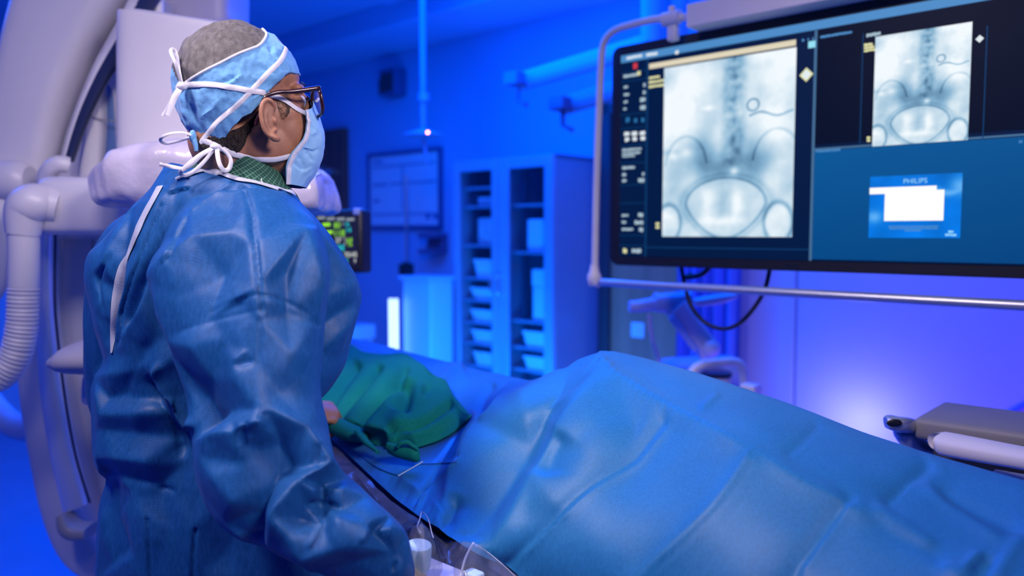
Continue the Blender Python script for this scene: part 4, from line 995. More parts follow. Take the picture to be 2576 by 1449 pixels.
mesh('detector_column', *loft_px([(372, 50, 640, 92, 2.25, 0.13), (352, 62, 650, 104, 2.25, 0.15), (346, 90, 652, 130, 2.25, 0.16), (345, 400, 650, 400, 2.25, 0.16), (345, 520, 650, 520, 2.25, 0.16)], 40, 40, 7), M['white'], ca)
mesh('upper_housing', *loft_px([(408, -120, 606, -90, 2.5, 0.12), (410, 0, 604, 30, 2.5, 0.12), (410, 70, 603, 78, 2.5, 0.12), (412, 110, 560, 110, 2.5, 0.11)], 36, 24, 7), mat('housing_lilac', (0.42, 0.40, 0.52), 0.45), ca)
mesh('support_rod', *cyl(P(400, -80, 2.2), P(400, 60, 2.22), 0.0125), M['white'], ca)
mesh('cross_block', *loft_px([(140, 448, 322, 452, 2.12, 0.07), (126, 466, 332, 468, 2.12, 0.09), (124, 520, 334, 520, 2.12, 0.1), (128, 572, 330, 574, 2.12, 0.09), (145, 590, 318, 590, 2.12, 0.07)], 30, 20, 5), M['carm'], ca)
mesh('hinge', *tube([P(118, 480, 2.14), P(116, 445, 2.13), P(130, 422, 2.12), P(152, 412, 2.12), P(172, 416, 2.13)], 0.022, 12, 24), M['carm'], ca)
hs = thing('cable_hose', 'thick white ribbed hose with an elbow connector curving down beside the gantry', 'hose', P(60, 500, 2.02))
hp = cr_len(np.array([P(58, 545, 2.02), P(60, 640, 2.02), P(59, 740, 2.02), P(54, 830, 2.02), P(36, 900, 2.02), P(0, 945, 2.02), P(-50, 960, 2.02)]), 150)
rr = 0.037 + np.where(np.arange(150) > 55, 0.0022 * np.sin(np.arange(150) * 1.9), 0)
mesh('ribbed_tube', *tube(hp, rr, 20), M['carm'], hs)
mesh('elbow', *tube([P(150, 520, 2.05), P(118, 513, 2.04), P(84, 512, 2.02), P(64, 530, 2.02), P(58, 590, 2.02)], [0.046, 0.046, 0.05, 0.048, 0.04], 20, 30), M['carm'], hs)
hs2 = thing('cable_hose', 'second white hose at the very left edge of the picture, above the first', 'hose', P(0, 455, 2.2))
mesh('connector', *tube([P(-60, 455, 2.2), P(40, 455, 2.2), P(66, 455, 2.2), P(78, 455, 2.2)], [0.056, 0.056, 0.053, 0.04], 20), M['carm'], hs2)
mesh('tube', *tube([P(2, 470, 2.2), P(6, 560, 2.2), P(4, 650, 2.2), P(-10, 720, 2.2), P(-40, 760, 2.2)], 0.026, 16, 30), M['carm'], hs2)
hs3 = tag(mesh('cable_hose', *tube([P(-60, 960, 2.6), P(-10, 1030, 2.55), P(40, 1072, 2.5), P(100, 1082, 2.44)], 0.04, 14, 30), M['devblue']), 'dark blue hose sagging low behind the ribbed white hose', 'hose')
pw = mesh('head_pillow', *loft_px([(128, 906, 129, 911, 1.95, 0.01), (150, 890, 152, 922, 1.95, 0.06), (185, 868, 190, 930, 1.95, 0.1), (225, 850, 228, 936, 1.95, 0.13), (270, 840, 272, 938, 1.97, 0.14), (330, 838, 332, 938, 2.0, 0.14), (400, 842, 402, 936, 2.05, 0.13), (450, 870, 452, 930, 2.1, 0.08)], 28, 40, 2.2), mat('pillow_white', (0.5, 0.48, 0.56), 0.7, bump=0.2, bscale=25))
tag(pw, 'flat white pillow with a pointed corner sticking out at the left of the gown', 'pillow')
o = mesh('pillow_bracket', *loft_px([(222, 938, 420, 940, 1.98, 0.05), (218, 960, 418, 960, 1.98, 0.05), (222, 1000, 300, 1000, 1.98, 0.05), (230, 1010, 260, 1010, 1.98, 0.04)], 24, 14, 4), M['carm'])
v = P(330, 985, 1.98); e = SN(-2.0, 1.05, 0.86)
mesh('bracket_arm', *tube([v, v * np.array([1, 1, 0]) + UP * 0.84, e - UP * 0.03], 0.018, 12, 20), M['alu'], o)
tag(o, 'white bracket holding the pillow at the left of the gown', 'bracket')
# plastic covered flat detector behind the surgeon's neck
dt = thing('covered_detector', 'x-ray detector head wrapped in clear plastic behind the surgeon', 'detector', P(560, 530, 1.95))
M['wrap'] = mat('plastic_wrap', (0.62, 0.58, 0.70), 0.22, vary=0.15, vscale=10, bump=0.7, bscale=14, spec=0.7)
v, f = loft_px([(284, 452, 290, 506, 1.98, 0.03), (300, 428, 304, 524, 1.97, 0.1), (360, 394, 366, 524, 1.96, 0.16), (450, 372, 452, 532, 1.95, 0.18), (600, 376, 600, 540, 1.95, 0.18), (720, 412, 720, 540, 1.94, 0.17), (790, 434, 795, 536, 1.93, 0.15), (822, 446, 826, 532, 1.93, 0.12), (832, 470, 834, 515, 1.93, 0.06)], 60, 90, 4.5)
v = rumple(v, f, 0.012, 9.0)
mesh('plastic_cover', v, f, M['wrap'], dt)
mesh('mount_arm', *loft_px([(330, 380, 470, 385, 2.06, 0.04), (330, 430, 480, 430, 2.06, 0.05)], 20, 6, 5), M['carm'], dt)
# ================================================================ operating table and drape
M['drape'] = fabric('drape_blue', (0.014, 0.18, 0.44), rough=0.5, vary=0.16, dots=700, dot=0.3, spec=0.45, sheen=0.03, fiber=260)
M['film'] = film_mat('clear_film', (0.25, 0.28, 0.42), 0.40, 0.14, 0.5, 22)
M['towel'] = fabric('towel_green', (0.0, 0.20, 0.15), rough=0.9, vary=0.2, dots=600, dot=0.6, spec=0.1, sheen=0.0, fiber=300)
tb = thing('operating_table', 'operating table hidden under the blue drape', 'table', SN(-1.1, 1.16, 0))
mesh('table_top', *sbox(-2.1, 0.25, 0.95, 1.40, 0.80, 0.87, 0.02), M['black'], tb, False)
mesh('side_rail', *sbox(-1.9, 0.2, 0.925, 0.935, 0.80, 0.83, 0.003), M['steel'], tb, False)
mesh('rail_spacer', *sbox(-1.9, -1.85, 0.93, 0.955, 0.80, 0.83), M['steel'], tb, False)
mesh('pedestal', *sbox(-1.35, -0.85, 1.02, 1.32, 0.05, 0.81, 0.03), M['grey'], tb, False)
mesh('base', *sbox(-1.7, -0.5, 0.95, 1.4, 0.0, 0.06, 0.02), M['grey'], tb, False)

def R(px, py, z): return PZ(px, py, z)
SEC = [
 [(690, 985, .93), (720, 935, .99), (745, 890, 1.04), (765, 850, 1.065), (780, 828, 1.07)],
 [(830, 1110, .93), (880, 1015, .985), (920, 935, 1.035), (950, 888, 1.055), (962, 868, 1.06)],
 [(920, 1195, .93), (985, 1095, .98), (1040, 995, 1.03), (1078, 920, 1.05), (1090, 903, 1.053)],
 [(1000, 1268, .92), (1062, 1168, .955), (1112, 1085, .99), (1178, 975, 1.035), (1215, 932, 1.05)],
 [(1060, 1312, .92), (1108, 1225, .945), (1168, 1118, 1.0), (1245, 1035, 1.052), (1335, 962, 1.075)],
 [(1112, 1345, .915), (1168, 1242, .955), (1252, 1108, 1.035), (1340, 1010, 1.10), (1405, 932, 1.138)],
 [(1181, 1392, .90), (1245, 1285, .955), (1335, 1130, 1.04), (1425, 982, 1.13), (1468, 899, 1.165)],
 [(1290, 1449, .87), (1370, 1320, .96), (1450, 1150, 1.055), (1520, 985, 1.14), (1548, 891, 1.175)],
 [(1400, 1560, .82), (1500, 1380, .95), (1600, 1200, 1.04), (1685, 1035, 1.125), (1740, 940, 1.16)],
 [(1560, 1720, .78), (1680, 1480, .93), (1785, 1290, 1.03), (1875, 1110, 1.11), (1930, 1004, 1.14)],
 [(1800, 1850, .78), (1900, 1560, .93), (2005, 1360, 1.02), (2110, 1190, 1.085), (2180, 1092, 1.108)],
 [(2050, 2000, .78), (2150, 1660, .93), (2280, 1440, 1.01), (2400, 1275, 1.06), (2480, 1185, 1.085)],
 [(2400, 2200, .78), (2520, 1800, .93), (2650, 1560, 1.0), (2780, 1400, 1.05), (2860, 1302, 1.075)],
]
NUD, NVD = 400, 210
G_ = []
for s_ in SEC:
    row = [R(*q) for q in s_]
    c = row[-1]
    row += [c + EN * 0.055 - UP * 0.03, c + EN * 0.095 - UP * 0.12, c + EN * 0.115 - UP * 0.26, c + EN * 0.12 - UP * 0.36]
    G_.append(row)
G_ = np.array(G_)                                    # sections x rows x 3
Dg = cr(G_, NUD)                                     # along the table
Dg = cr(np.swapaxes(Dg, 0, 1), NVD)                  # across
DV = Dg.reshape(-1, 3); DF = grid_faces(NUD, NVD)
DV = rumple(DV, DF, 0.004, 4.0, 3.0)
DV = rumple(DV, DF, 0.0007, 14.0, 9.0)
DST = [
 ('r', 26, 11.90, [(1490, 892), (1547, 947), (1628, 998), (1702, 1039), (1800, 1089), (1897, 1142), (2012, 1216), (2113, 1266), (2248, 1348), (2366, 1422), (2450, 1480)], .03),
 ('r', 3, 1.70, [(1490, 892), (1547, 947), (1628, 998), (1702, 1039), (1800, 1089), (1897, 1142), (2012, 1216), (2113, 1266), (2248, 1348)], .03),
 ('v', 24, 8.50, [(1689, 1043), (1650, 1085), (1628, 1112), (1605, 1142), (1588, 1159), (1535, 1192), (1486, 1218), (1430, 1262), (1385, 1311), (1330, 1368), (1283, 1417), (1240, 1449)], .05),
 ('r', 8, 5.10, [(1702, 1046), (1640, 1116), (1600, 1163), (1498, 1224), (1398, 1315), (1296, 1421)], .1),
 ('r', 26, 8.50, [(1897, 1145), (1850, 1208), (1799, 1275), (1740, 1335), (1677, 1393), (1616, 1449), (1560, 1500)], .05),
 ('v', 5, 2.55, [(1905, 1150), (1810, 1280), (1688, 1398), (1626, 1453)], .1),
 ('v', 26, 8.50, [(2158, 1254), (2105, 1297), (2048, 1373), (1991, 1449), (1952, 1500)], .05),
 ('r', 9, 5.10, [(2170, 1258), (2120, 1300), (2063, 1376), (2008, 1449)], .1),
 ('r', 6, 4.25, [(1811, 986), (1790, 1008), (1759, 1039)], .2),
 ('v', 20, 5.10, [(2072, 1063), (2030, 1108), (1975, 1156)], .12), ('r', 5, 2.72, [(2078, 1067), (2036, 1112), (1982, 1160)], .12),
 ('v', 20, 7.65, [(2350, 1160), (2309, 1193), (2225, 1277)], .1), ('r', 6, 3.40, [(2316, 1198), (2232, 1282)], .2),
 ('r', 14, 8.50, [(2312, 1200), (2370, 1262), (2440, 1310), (2560, 1385)], .25),
 ('v', 22, 10.20, [(2330, 1195), (2420, 1262), (2520, 1310), (2600, 1350)], .25),
 ('v', 16, 10.20, [(2160, 1285), (2240, 1345), (2330, 1395), (2400, 1440)], .2),
 ('r', 12, 6.80, [(2180, 1270), (2260, 1320), (2360, 1385)], .2),
 ('r', 16, 6.80, [(2576, 1345), (2532, 1412), (2500, 1470)], .1),
 ('r', 8, 8.50, [(2470, 1385), (2420, 1449)], .2), ('v', 8, 8.50, [(2500, 1400), (2450, 1449)], .2),
 # fan of folds below the knee
 
 
 
 
 
 
 ('v', 34, 13.05, [(1420, 1080), (1380, 1150), (1370, 1200)], .25),
 ('r', 3.5, 3.19, [(1506, 937), (1440, 990), (1368, 1045)], .15),
 ('r', 3.5, 2.61, [(1506, 897), (1520, 915), (1547, 930)], .2),
 
 
 ('v', 18, 14.50, [(1155, 1240), (1130, 1300), (1100, 1310)], .3),
 ('s', 7, 7.25, [(1160, 1140), (1070, 1240), (1040, 1280)], .15),
 ('r', 12, 10.15, [(1000, 1200), (1050, 1235), (1075, 1245)], .3),
 ('r', 16, 17.40, [(1172, 920), (1140, 938), (1108, 968), (1090, 985)], .15),
 ('v', 12, 11.60, [(1245, 955), (1215, 1000), (1200, 1040)], .2),
 ('s', 10, 8.70, [(1295, 950), (1255, 990), (1222, 1035), (1195, 1060)], .15),
 ('r', 6, 5.80, [(880, 862), (940, 880), (1010, 895)], .2), ('v', 6, 5.80, [(900, 885), (960, 897), (1030, 900)], .2),
]
for k in range(22):                                # little pleats along the near hem
    t_ = k / 21; x = 860 + 470 * t_ + random.uniform(-4, 4); y = 1143 + (x - 860) * 0.73 + (12 if x > 1000 else 0)
    l = random.uniform(22, 60)
    DST.append((('r', 'v')[k % 2], 3.2, 1.3, [(x, y), (x + l * 0.55, y - l * 0.75)], .3))
DNET = dict(a1=(1425, 913, 0), a2=(1328, 1003, 26), a3=(1252, 1040, 24), a4=(1203, 1062, 18), a5=(1180, 1110, 22), a6=(1152, 1180, 20), a7=(1122, 1262, 12),
 v1=(1437, 921, -4), v2=(1400, 980, -15), v3=(1360, 1038, -24), v4=(1318, 1108, -30), v5=(1275, 1187, -32), v6=(1228, 1265, -28), v7=(1180, 1340, -14),
 b1=(1500, 955, 6), b2=(1440, 1030, 15), b3=(1400, 1095, 18), b4=(1345, 1200, 16), b5=(1288, 1300, 13), b6=(1235, 1378, 7), d1=(1392, 1165, 3), d2=(1330, 1290, 4),
 z1=(1480, 896, 0), z2=(1560, 950, 0), z3=(1570, 1150, 0), z4=(1450, 1320, 0), z5=(1310, 1440, 0), z6=(1110, 1345, 0), z7=(1050, 1300, 0), z8=(1085, 1190, -8), z9=(1150, 1095, -8), y1=(1190, 1030, 0), y2=(1262, 985, 2), y3=(1345, 950, 0), y4=(1500, 1060, 2),
 h1=(1640, 1005, 2), h2=(1575, 1030, -10), h3=(1610, 1075, -8))
DEDG = ['a1 a2 a3 a4 a5 a6 a7', 'v1 v2 v3 v4 v5 v6 v7', 'b1 b2 b3 b4 b5 b6', 'z8 z9']
DV = crease_net(DV, DF, DNET, DEDG, 0.95, face=-.2, sm=14)
DV = folds(DV, DF, DST, face=-.15)
DV = relax(DV, DF, 2, 0.4)
def thick(V, F, t):
    V = np.asarray(V); N = vnormals(V, F); k = len(V)
    E = {}
    for f in F:
        for i in range(len(f)):
            e = (f[i], f[(i + 1) % len(f)]); E[e] = 1
    B = [e for e in E if (e[1], e[0]) not in E]
    F2 = list(F) + [tuple(i + k for i in f[::-1]) for f in F] + [(b, a, a + k, b + k) for a, b in B]
    return np.vstack([V, V - N * t]), F2
N_ = vnormals(DV, DF)
if np.mean(N_ @ np.array([0, -1.0, 0.6])) < 0: DF = [f[::-1] for f in DF]
drape_tree = bvh(DV, DF)
dr = mesh('surgical_drape', *thick(DV, DF, 0.0012), M['drape'])
tag(dr, 'large blue surgical drape tented over the raised knees on the operating table', 'drape')

def coons(top, bot, left, right, nu, nv):
    T, B = cr_len(np.array(top, float), nu), cr_len(np.array(bot, float), nu)
    Lf, Rt = cr_len(np.array(left, float), nv), cr_len(np.array(right, float), nv)
    u = np.linspace(0, 1, nu)[None, :, None]; v = np.linspace(0, 1, nv)[:, None, None]
    return (1 - v) * T[None] + v * B[None] + (1 - u) * Lf[:, None] + u * Rt[:, None] - ((1 - u) * (1 - v) * T[0] + u * (1 - v) * T[-1] + (1 - u) * v * B[0] + u * v * B[-1])
def patch(trees, top, bot, left, right, nu, nv, off, sm=6):
    q = coons(top, bot, left, right, nu, nv).reshape(-1, 2)
    V = np.zeros((len(q), 3)); ok = np.zeros(len(q), bool)
    for i, (x, y) in enumerate(q):
        h = hit(trees, x, y)
        if h: V[i] = h[0]; ok[i] = True
    Y = V[:, 1].reshape(nv, nu); o2 = ok.reshape(nv, nu)
    if not ok.all():
        ids = np.argwhere(o2)
        for j, i in np.argwhere(~o2):
            k = np.argmin(((ids - (j, i)) ** 2).sum(1)); Y[j, i] = Y[tuple(ids[k])]
    for _ in range(sm):
        Z = np.pad(Y, 1, mode='edge'); Y = np.minimum(Y, (Z[:-2, 1:-1] + Z[2:, 1:-1] + Z[1:-1, :-2] + Z[1:-1, 2:]) / 4) * 0.5 + Y * 0.5
    V = np.array([P(x, y, yy) for (x, y), yy in zip(q, Y.ravel())])
    F = grid_faces(nu, nv)
    N = vnormals(V, F)
    if np.mean(N @ np.array([0, -1.0, 0.3])) < 0: F = [f[::-1] for f in F]; N = -N
    o_ = np.broadcast_to(np.asarray(off, float).reshape(-1, 1), (len(V), 1)) if np.ndim(off) else off
    return V + N * o_, F
# square window film and flap of the incision drape
v, f = patch(drape_tree, [(1060, 1075), (1130, 1060), (1196, 1052)], [(990, 1168), (1065, 1168), (1148, 1164)], [(1060, 1075), (1020, 1120), (990, 1168)], [(1196, 1052), (1168, 1090), (1155, 1130), (1148, 1164)], 50, 34, 0.0016)
o = mesh('incise_film', *thick(v, f, 0.001), mat('incise_blue', (0.03, 0.16, 0.52), 0.3, spec=0.6)); tag(o, 'smooth darker blue film square lying on the drape beside the green towel', 'film')
v, f = patch(drape_tree, [(822, 1080), (880, 1098), (960, 1125), (1066, 1160)], [(848, 1115), (900, 1142), (950, 1178), (1000, 1198)], [(822, 1080), (834, 1100), (848, 1115)], [(1066, 1160), (1035, 1178), (1000, 1198)], 60, 18, 0.0025)
v = rumple(v, f, 0.0012, 30)
flap_tree = bvh(v, f)
o = mesh('drape_flap', *thick(v, f, 0.001), M['drape']); tag(o, 'loose flap of blue drape with a pale edge in front of the green towel', 'drape')
C, Nn = on([flap_tree], [(1064, 1161), (1035, 1178), (1002, 1197)], 0.0012, 20)
mesh('flap_edge', *tube(C, 0.0011, 8), M['bin'], o, label='pale cut edge')

# green towel
TT = [(872, 866), (905, 890), (932, 903), (985, 907), (1030, 903), (1062, 925), (1110, 958), (1150, 1005), (1193, 1052)]
TB = [(792, 1000), (812, 1060), (838, 1092), (880, 1106), (930, 1122), (975, 1135), (1010, 1128), (1050, 1136)]
uu, vvv = np.meshgrid(np.linspace(0, 1, 150), np.linspace(0, 1, 100))
ed = np.clip(np.minimum(np.minimum(uu, 1 - uu) / .10, np.minimum(vvv, 1 - vvv) / .10), 0, 1); ed = ed * ed * (3 - 2 * ed)
v, f = patch(drape_tree, TT, TB, [(872, 866), (835, 930), (792, 1000)], [(1193, 1052), (1150, 1092), (1105, 1118), (1050, 1136)], 150, 100, (0.008 + 0.032 * ed).ravel(), 30)
TST = [
 ('V', 9, 22, [(905, 905), (870, 950), (835, 1000), (815, 1035)], .1),
 ('V', 8, 28, [(960, 912), (925, 960), (880, 1010), (845, 1055)], .1), ('R', 12, 8, [(985, 915), (935, 980), (885, 1045), (860, 1085)], .1),
 ('V', 8, 30, [(1030, 915), (985, 970), (930, 1035), (885, 1090)], .1), ('R', 12, 9, [(1035, 930), (985, 995), (930, 1060), (905, 1100)], .1),
 ('V', 14, 36, [(1022, 945), (1016, 985), (1012, 1015), (1000, 1040)], .2),
 ('R', 16, 10, [(1065, 955), (1045, 1000), (1010, 1040), (985, 1085)], .2),
 ('V', 7, 25, [(1145, 1000), (1085, 1050), (1030, 1075), (965, 1085)], .12), ('R', 18, 7, [(1150, 1030), (1080, 1080), (1000, 1105), (960, 1110)], .15),
 ('V', 8, 12, [(1085, 965), (1070, 985), (1060, 1000)], .3),
 ('V', 9, 19, [(905, 1095), (950, 1095), (955, 1130)], .2),
]
v = folds(v, f, TST)
v = relax(v, f, 2, 0.4)
def clear_of(v, tree, gap):
    v = np.array(v)
    for i, (x, y) in enumerate(proj(v)):
        h = hit(tree, x, y)
        if h is None: continue
        d = np.linalg.norm(v[i] - CAM)
        if d > h[2] - gap: v[i] = CAM + (v[i] - CAM) / d * (h[2] - gap)
    return v
v = clear_of(v, drape_tree, .007)
v = relax(v, f, 2, 0.4)
v = clear_of(v, drape_tree, .006)
N_ = vnormals(v, f); tw_tree = bvh(v, f)
tw = mesh('green_towel', *thick(v, f, 0.003), M['towel']); tag(tw, 'dark green cotton towel rumpled on the drape in front of the surgeon', 'towel')
def bar_on(name, pts, off, r, m, par, n=30, flat=None):
    C, Nn = on([tw_tree, drape_tree], pts, off, n)
    v, f = tube(C, r, 14); return mesh(name, v, f, m, par)
mesh('rolled_edge', *loft_px([(822, 1062, 826, 1072, 1.80, 0.01), (838, 1050, 846, 1092, 1.795, 0.02), (870, 1062, 872, 1106, 1.77, 0.024), (900, 1078, 902, 1112, 1.735, 0.022), (915, 1095, 918, 1112, 1.71, 0.01)], 20, 26), M['towel'], tw)
mesh('folded_corner', *loft_px([(895, 1080, 900, 1092, 1.70, 0.006), (900, 1092, 918, 1108, 1.68, 0.008), (915, 1112, 938, 1122, 1.65, 0.006), (945, 1134, 955, 1140, 1.62, 0.003)], 16, 20), M['towel'], tw)
mesh('hem_loop', *loft_px([(975, 1112, 978, 1140, 1.58, 0.006), (1000, 1118, 1000, 1150, 1.57, 0.012), (1030, 1120, 1036, 1160, 1.56, 0.014), (1048, 1130, 1052, 1162, 1.555, 0.012), (1053, 1142, 1056, 1156, 1.555, 0.004)], 18, 22), M['towel'], tw)
mesh('towel_curl', *tube([P(1000, 1126, 1.55), P(1008, 1116, 1.55), P(1024, 1113, 1.55), P(1038, 1122, 1.55), P(1052, 1132, 1.55)], [0.003, 0.005, 0.005, 0.004, 0.003], 10, 24), M['towel'], tw)

# ================================================================ clear film, table side control
tc_ = thing('table_control', 'white round control knob on a plate under clear film beside the blue sleeve', 'control', P(1052, 1449, 1.15))
kb = P(1049, 1428, 1.15); kax = np.array([0.10, -0.12, 1.0])
mesh('knob', *lathe(kb, kax, [(0.0, 0), (0.0185, 0), (0.0195, 0.004), (0.0195, 0.034), (0.0185, 0.037), (0.0, 0.0375)], 40), M['bin'], tc_)
pa = P(1110, 1458, 1.16)
mesh('control_plate', *obox(pa, ES, EN, UP, 0.075, 0.035, 0.007, 0.004), M['white'], tc_, False)
mesh('control_body', *obox(pa - UP * 0.05 , ES, EN, UP, 0.09, 0.04, 0.042, 0.01), M['grey'], tc_, False)
mesh('small_lever', *obox(P(1192, 1452, 1.13), ES, EN, UP, 0.014, 0.01, 0.009, 0.004), M['bin'], tc_, False)
FG = [
 [(770, 1052, 1.90), (762, 1150, 1.62), (756, 1300, 1.45), (750, 1600, 1.36)],
 [(832, 1112, 1.80), (835, 1180, 1.60), (838, 1300, 1.42), (840, 1600, 1.32)],
 [(920, 1198, 1.57), (918, 1255, 1.46), (918, 1350, 1.33), (918, 1600, 1.26)],
 [(1000, 1271, 1.42), (1000, 1310, 1.33), (1000, 1375, 1.25), (1000, 1600, 1.20)],
 [(1060, 1314, 1.36), (1060, 1322, 1.25), (1058, 1352, 1.13), (1056, 1600, 1.09)],
 [(1085, 1332, 1.345), (1090, 1348, 1.26), (1092, 1385, 1.15), (1094, 1600, 1.12)],
 [(1130, 1358, 1.31), (1128, 1400, 1.25), (1126, 1450, 1.19), (1124, 1620, 1.15)],
 [(1192, 1368, 1.20), (1178, 1395, 1.17), (1160, 1455, 1.12), (1150, 1640, 1.10)],
 [(1240, 1402, 1.21), (1236, 1430, 1.18), (1232, 1480, 1.14), (1228, 1660, 1.12)],
 [(1320, 1462, 1.17), (1318, 1485, 1.15), (1314, 1530, 1.13), (1310, 1690, 1.11)],
]
Fg = np.array([[P(*q) for q in r_] for r_ in FG])
Fg = cr(np.swapaxes(cr(Fg, 150), 0, 1), 60); fv = Fg.reshape(-1, 3); ff = grid_faces(150, 60)
fv = rumple(fv, ff, 0.004, 14.0, 2.0, (1, 1, 0.3))
N_ = vnormals(fv, ff)
if np.mean(N_ @ np.array([0, -1.0, 0.6])) < 0: ff = [q[::-1] for q in ff]
fv = folds(fv, ff, [('r', 5, 6, [(1058, 1288), (1060, 1330), (1050, 1352)], .2), ('v', 6, 6, [(1040, 1310), (1035, 1350)], .3), ('r', 5, 4, [(860, 1150), (950, 1260), (1020, 1340)], .1),
 ('v', 8, 6, [(880, 1190), (960, 1290), (1010, 1360)], .1), ('r', 4, 4, [(1085, 1330), (1092, 1400)], .2), ('r', 4, 5, [(1190, 1368), (1170, 1420), (1160, 1449)], .1), ('r', 4, 4, [(1100, 1420), (1150, 1370)], .2), ('v', 4, 4, [(1110, 1430), (1165, 1385)], .2)])
o = mesh('clear_film_drape', fv, ff, M['film']); tag(o, 'crinkled transparent plastic film hanging along the near table edge over the control knob', 'film')

fe = mat('film_fold_glint', (0.75, 0.78, 0.88), 0.12, spec=0.9)  # glint on the film folds put in as pale see-through tubes
fe.node_tree.nodes['Principled BSDF'].inputs['Alpha'].default_value = 0.6
for nm, pts, r in (('film_fold_glint', [(1060, 1288, 1.30), (1068, 1292, 1.28), (1078, 1308, 1.24), (1086, 1340, 1.17), (1090, 1352, 1.145)], .0008), ('film_fold_glint', [(1060, 1288, 1.30), (1056, 1305, 1.27), (1050, 1325, 1.22), (1058, 1340, 1.17)], .0013),
                   ('film_fold_glint', [(1191, 1366, 1.20), (1180, 1384, 1.18), (1168, 1412, 1.15), (1158, 1452, 1.12), (1150, 1500, 1.11)], .0018), ('film_fold_glint', [(1191, 1366, 1.20), (1225, 1388, 1.205), (1262, 1418, 1.20), (1295, 1449, 1.18)], .0008)):
    mesh(nm, *tube(np.array([P(*q) for q in pts]), r, 8, 40), fe, o)
# ================================================================ the surgeon
M['gown'] = fabric('gown_blue', (0.002, 0.080, 0.275), rough=0.5, vary=0.22, dots=760, dot=0.35, spec=0.36, sheen=0.02, fiber=200)
M['trim'] = fabric('trim_white', (0.42, 0.45, 0.56), rough=0.6, vary=0.1, dots=700, dot=0.5)
M['tie'] = fabric('tie_white', (0.72, 0.72, 0.78), rough=0.7, vary=0.08, dots=500, dot=0.5)
M['cap'] = fabric('cap_blue', (0.16, 0.42, 0.74), rough=0.75, vary=0.14, dots=900, dot=0.2, crinkle=0.5, crscale=70, sheen=0.3)
M['net'] = fabric('cap_net', (0.10, 0.092, 0.092), rough=0.75, vary=0.55, dots=1200, dot=0.4, fiber=130, sheen=0.15, crinkle=0.3, crscale=50)
M['mask'] = fabric('mask_blue', (0.30, 0.58, 0.86), rough=0.7, vary=0.06, dots=1100, dot=0.15)
M['skin'] = mat('skin', (0.36, 0.165, 0.095), 0.5, vary=0.10, vscale=70, bump=0.12, bscale=500, sss=0.06)
M['hair'] = mat('dark_hair', (0.022, 0.014, 0.011), 0.55, vary=0.6, vscale=260, bump=0.9, bscale=420, stretch=(1, 1, 0.35))
M['scrub'] = None
YAW, PIT = radians(28), radians(8)
Rz = np.array([[cos(YAW), -sin(YAW), 0], [sin(YAW), cos(YAW), 0], [0, 0, 1.0]])
Ry = np.array([[cos(PIT), 0, -sin(PIT)], [0, 1.0, 0], [sin(PIT), 0, cos(PIT)]])
RH = Rz @ Ry
HC = P(620, 270, 1.33)
def h2w(p): return HC + np.asarray(p, float) @ RH.T
def w2h(p): return (np.asarray(p, float) - HC) @ RH
def hell(c, r, rot=None):
    v, f = ellipsoid((0, 0, 0), r, rot); return h2w(v + np.asarray(c)), f
def mirror(v): q = w2h(v).copy(); q[:, 1] *= -1; return h2w(q)

man = thing('person', 'surgeon in blue gown, cap, mask and glasses standing at the draped table facing the screen', 'person', np.array([*P(560, 1400, 1.4)[:2], 0.0]))
# ---- body: head, neck, trunk, arms and legs as one skin
parts = [
 hell((-.008, 0, .045), (.091, .076, .084)), hell((.03, 0, -.02), (.062, .064, .085)), hell((.03, 0, -.07), (.055, .056, .05)),
 hell((.064, 0, -.10), (.026, .028, .022)), hell((.05, .04, -.022), (.03, .026, .028)), hell((.05, -.04, -.022), (.03, .026, .028)),
 hell((.076, .028, .019), (.016, .03, .010)), hell((.076, -.028, .019), (.016, .03, .010)), hell((.056, 0, .045), (.036, .058, .042)), hell((.052, .040, -.038), (.030, .024, .044)), hell((.052, -.040, -.038), (.030, .024, .044)),
 hell((.093, 0, -.006), (.011, .010, .028)), hell((.100, 0, -.034), (.012, .013, .013)), hell((.095, .012, -.038), (.011, .009, .009)), hell((.095, -.012, -.038), (.011, .009, .009)),
 hell((.087, 0, -.066), (.015, .024, .008)), hell((.086, 0, -.078), (.014, .022, .009)),
 hell((.076, .031, -.002), (.013, .016, .013)), hell((.076, -.031, -.002), (.013, .016, .013)),
 hell((-.045, 0, -.05), (.055, .058, .06)), hell((.02, -.045, -.06), (.045, .018, .04)), hell((.02, .045, -.06), (.045, .018, .04)),
]
nk0, nk1 = h2w((-.004, 0, -.05)), P(632, 520, 1.365)
parts.append(tube([nk0, (nk0 + nk1) / 2 + np.array([.006, 0, 0]), nk1, nk1 - UP * .05], [.058, .054, .056, .07], 28, 20))
hv, hf = remesh(parts, 0.0024, 6, 0.5)
